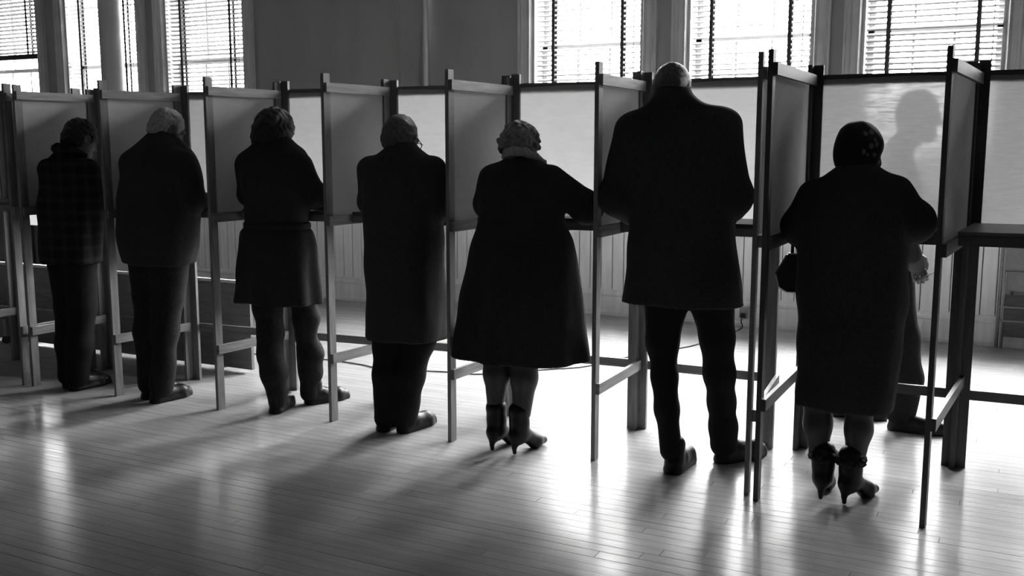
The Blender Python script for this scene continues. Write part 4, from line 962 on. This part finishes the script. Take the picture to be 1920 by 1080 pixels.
# wheeled stand cut by the left edge
ws = empty('wheeled_stand', (-6.98, 4.70, 0)); tag(ws, 'dark wheeled stand partly cut off at the left edge, one caster showing', 'stand')
for xx, yy in ((-0.28, -0.1), (-0.28, 0.12), (0.26, -0.1), (0.26, 0.12)):
    cst = MB().tube([(xx - 0.012, yy, 0.030), (xx + 0.012, yy, 0.030)], 0.030, 16).build('caster', M_RUBBER, ws, False)
    MB().box((xx - 0.016, yy - 0.01, 0.055), (xx + 0.016, yy + 0.01, 0.19)).build('fork', M_METAL, cst)
for yy in (-0.1, 0.12): MB().box((-0.34, yy - 0.02, 0.19), (0.36, yy + 0.02, 0.275)).build('runner', M_DARK, ws)
MB().bar((0.20, 0.0, 0.26), (0.02, 0.0, 1.0), 0.03, 0.03, (0, 1, 0)).build('upright', M_DARK, ws)
MB().bar((-0.20, 0.0, 0.26), (-0.02, 0.0, 1.0), 0.03, 0.03, (0, 1, 0)).build('upright', M_DARK, ws)
MB().box((-0.03, -0.12, 0.20), (0.03, 0.14, 0.26)).build('cross_member', M_DARK, ws)

# folding chair leaning folded against the wall at right
fc = empty('folding_chair', (0.10, WALL_Y - 0.115, 0)); tag(fc, 'grey metal folding chair, folded flat and leaning on the wainscot at right', 'chair')
def lean(x, z, d=0.0): return (x, z * 0.085 + d, z)
R_ = 0.0125
pts = [lean(-0.215, 0.013)] + [lean(-0.215, z) for z in (0.3, 0.6, 0.74)] + [lean(-0.195, 0.80), lean(-0.15, 0.825), lean(0, 0.83), lean(0.15, 0.825), lean(0.195, 0.80)] + [lean(0.215, z) for z in (0.74, 0.6, 0.3, 0.013)]
MB().tube(pts, R_, 10).build('frame', M_CHAIR, fc, True)
pts = [lean(-0.185, 0.013, -0.028), lean(-0.185, 0.3, -0.024), lean(-0.18, 0.56, -0.012), lean(0.18, 0.56, -0.012), lean(0.185, 0.3, -0.024), lean(0.185, 0.013, -0.028)]
MB().tube(pts, 0.011, 10).build('rear_leg_frame', M_CHAIR, fc, True)
out = []
for cxx, czz, a0 in ((0.15, 0.775, 0), (-0.15, 0.775, 90), (-0.15, 0.455, 180), (0.15, 0.455, 270)):
    out += [(cxx + 0.04 * math.cos(math.radians(a0 + t)), czz + 0.03 * math.sin(math.radians(a0 + t))) for t in (0, 30, 60, 90)]
mb = MB(); n = len(out)
mb.v = [lean(x, z, -0.004) for x, z in out] + [lean(x, z, 0.006) for x, z in out]
mb.f = [tuple(range(n)), tuple(range(2 * n - 1, n - 1, -1))] + [(i, n + i, n + (i + 1) % n, (i + 1) % n) for i in range(n)]
mb.build('backrest', M_CHAIR, fc)
mb = MB(); mb.hexa([lean(-0.175, 0.10, -0.045), lean(0.175, 0.10, -0.045), lean(0.175, 0.10, -0.03), lean(-0.175, 0.10, -0.03), lean(-0.175, 0.40, -0.045), lean(0.175, 0.40, -0.045), lean(0.175, 0.40, -0.03), lean(-0.175, 0.40, -0.03)]); mb.build('seat', M_DARK, fc)
for z in (0.215, 0.315): MB().tube([lean(-0.212, z, -0.052), lean(0.212, z, -0.052)], 0.008, 8).build('crossbar', M_CHAIR, fc, True)

# wall socket with plug, cord across the floor
so = empty('wall_socket', (-1.99, WALL_Y - 0.034, 0)); tag(so, 'small wall socket low on the baseboard behind the tallest man', 'socket')
MB().box((-0.035, -0.008, 0.07), (0.035, 0.0, 0.16)).build('cover_plate', M_METAL, so)
MB().box((-0.018, -0.045, 0.075), (0.018, -0.008, 0.11)).build('plug', M_RUBBER, so)
cpts = [(-1.99, 8.02, 0.088), (-1.985, 7.97, 0.05), (-1.97, 7.90, 0.005), (-2.044, 7.405, 0.005), (-2.133, 7.012, 0.005), (-2.371, 6.529, 0.005), (-2.538, 6.057, 0.005), (-2.695, 5.886, 0.005), (-2.80, 5.779, 0.005), (-3.059, 5.524, 0.005), (-3.205, 5.501, 0.005), (-3.415, 5.446, 0.005), (-3.629, 5.39, 0.005), (-3.791, 5.379, 0.005), (-3.938, 5.415, 0.005), (-4.30, 5.43, 0.005), (-4.9, 5.35, 0.005), (-5.5, 5.5, 0.005)]
def crom(P, k=5):
    P = [Vector(p) for p in P]; out = []
    for i in range(len(P) - 1):
        a, b, c, d = P[max(i - 1, 0)], P[i], P[i + 1], P[min(i + 2, len(P) - 1)]
        for j in range(k):
            t = j / k; out.append(0.5 * ((2 * b) + (c - a) * t + (2 * a - 5 * b + 4 * c - d) * t * t + (3 * b - a - 3 * c + d) * t**3))
    out.append(P[-1]); return out
o = MB().tube(crom(cpts), 0.0045, 6).build('electric_cord', M_RUBBER, None, True); tag(o, 'thin dark electric cord lying across the floor behind the booths', 'cord')
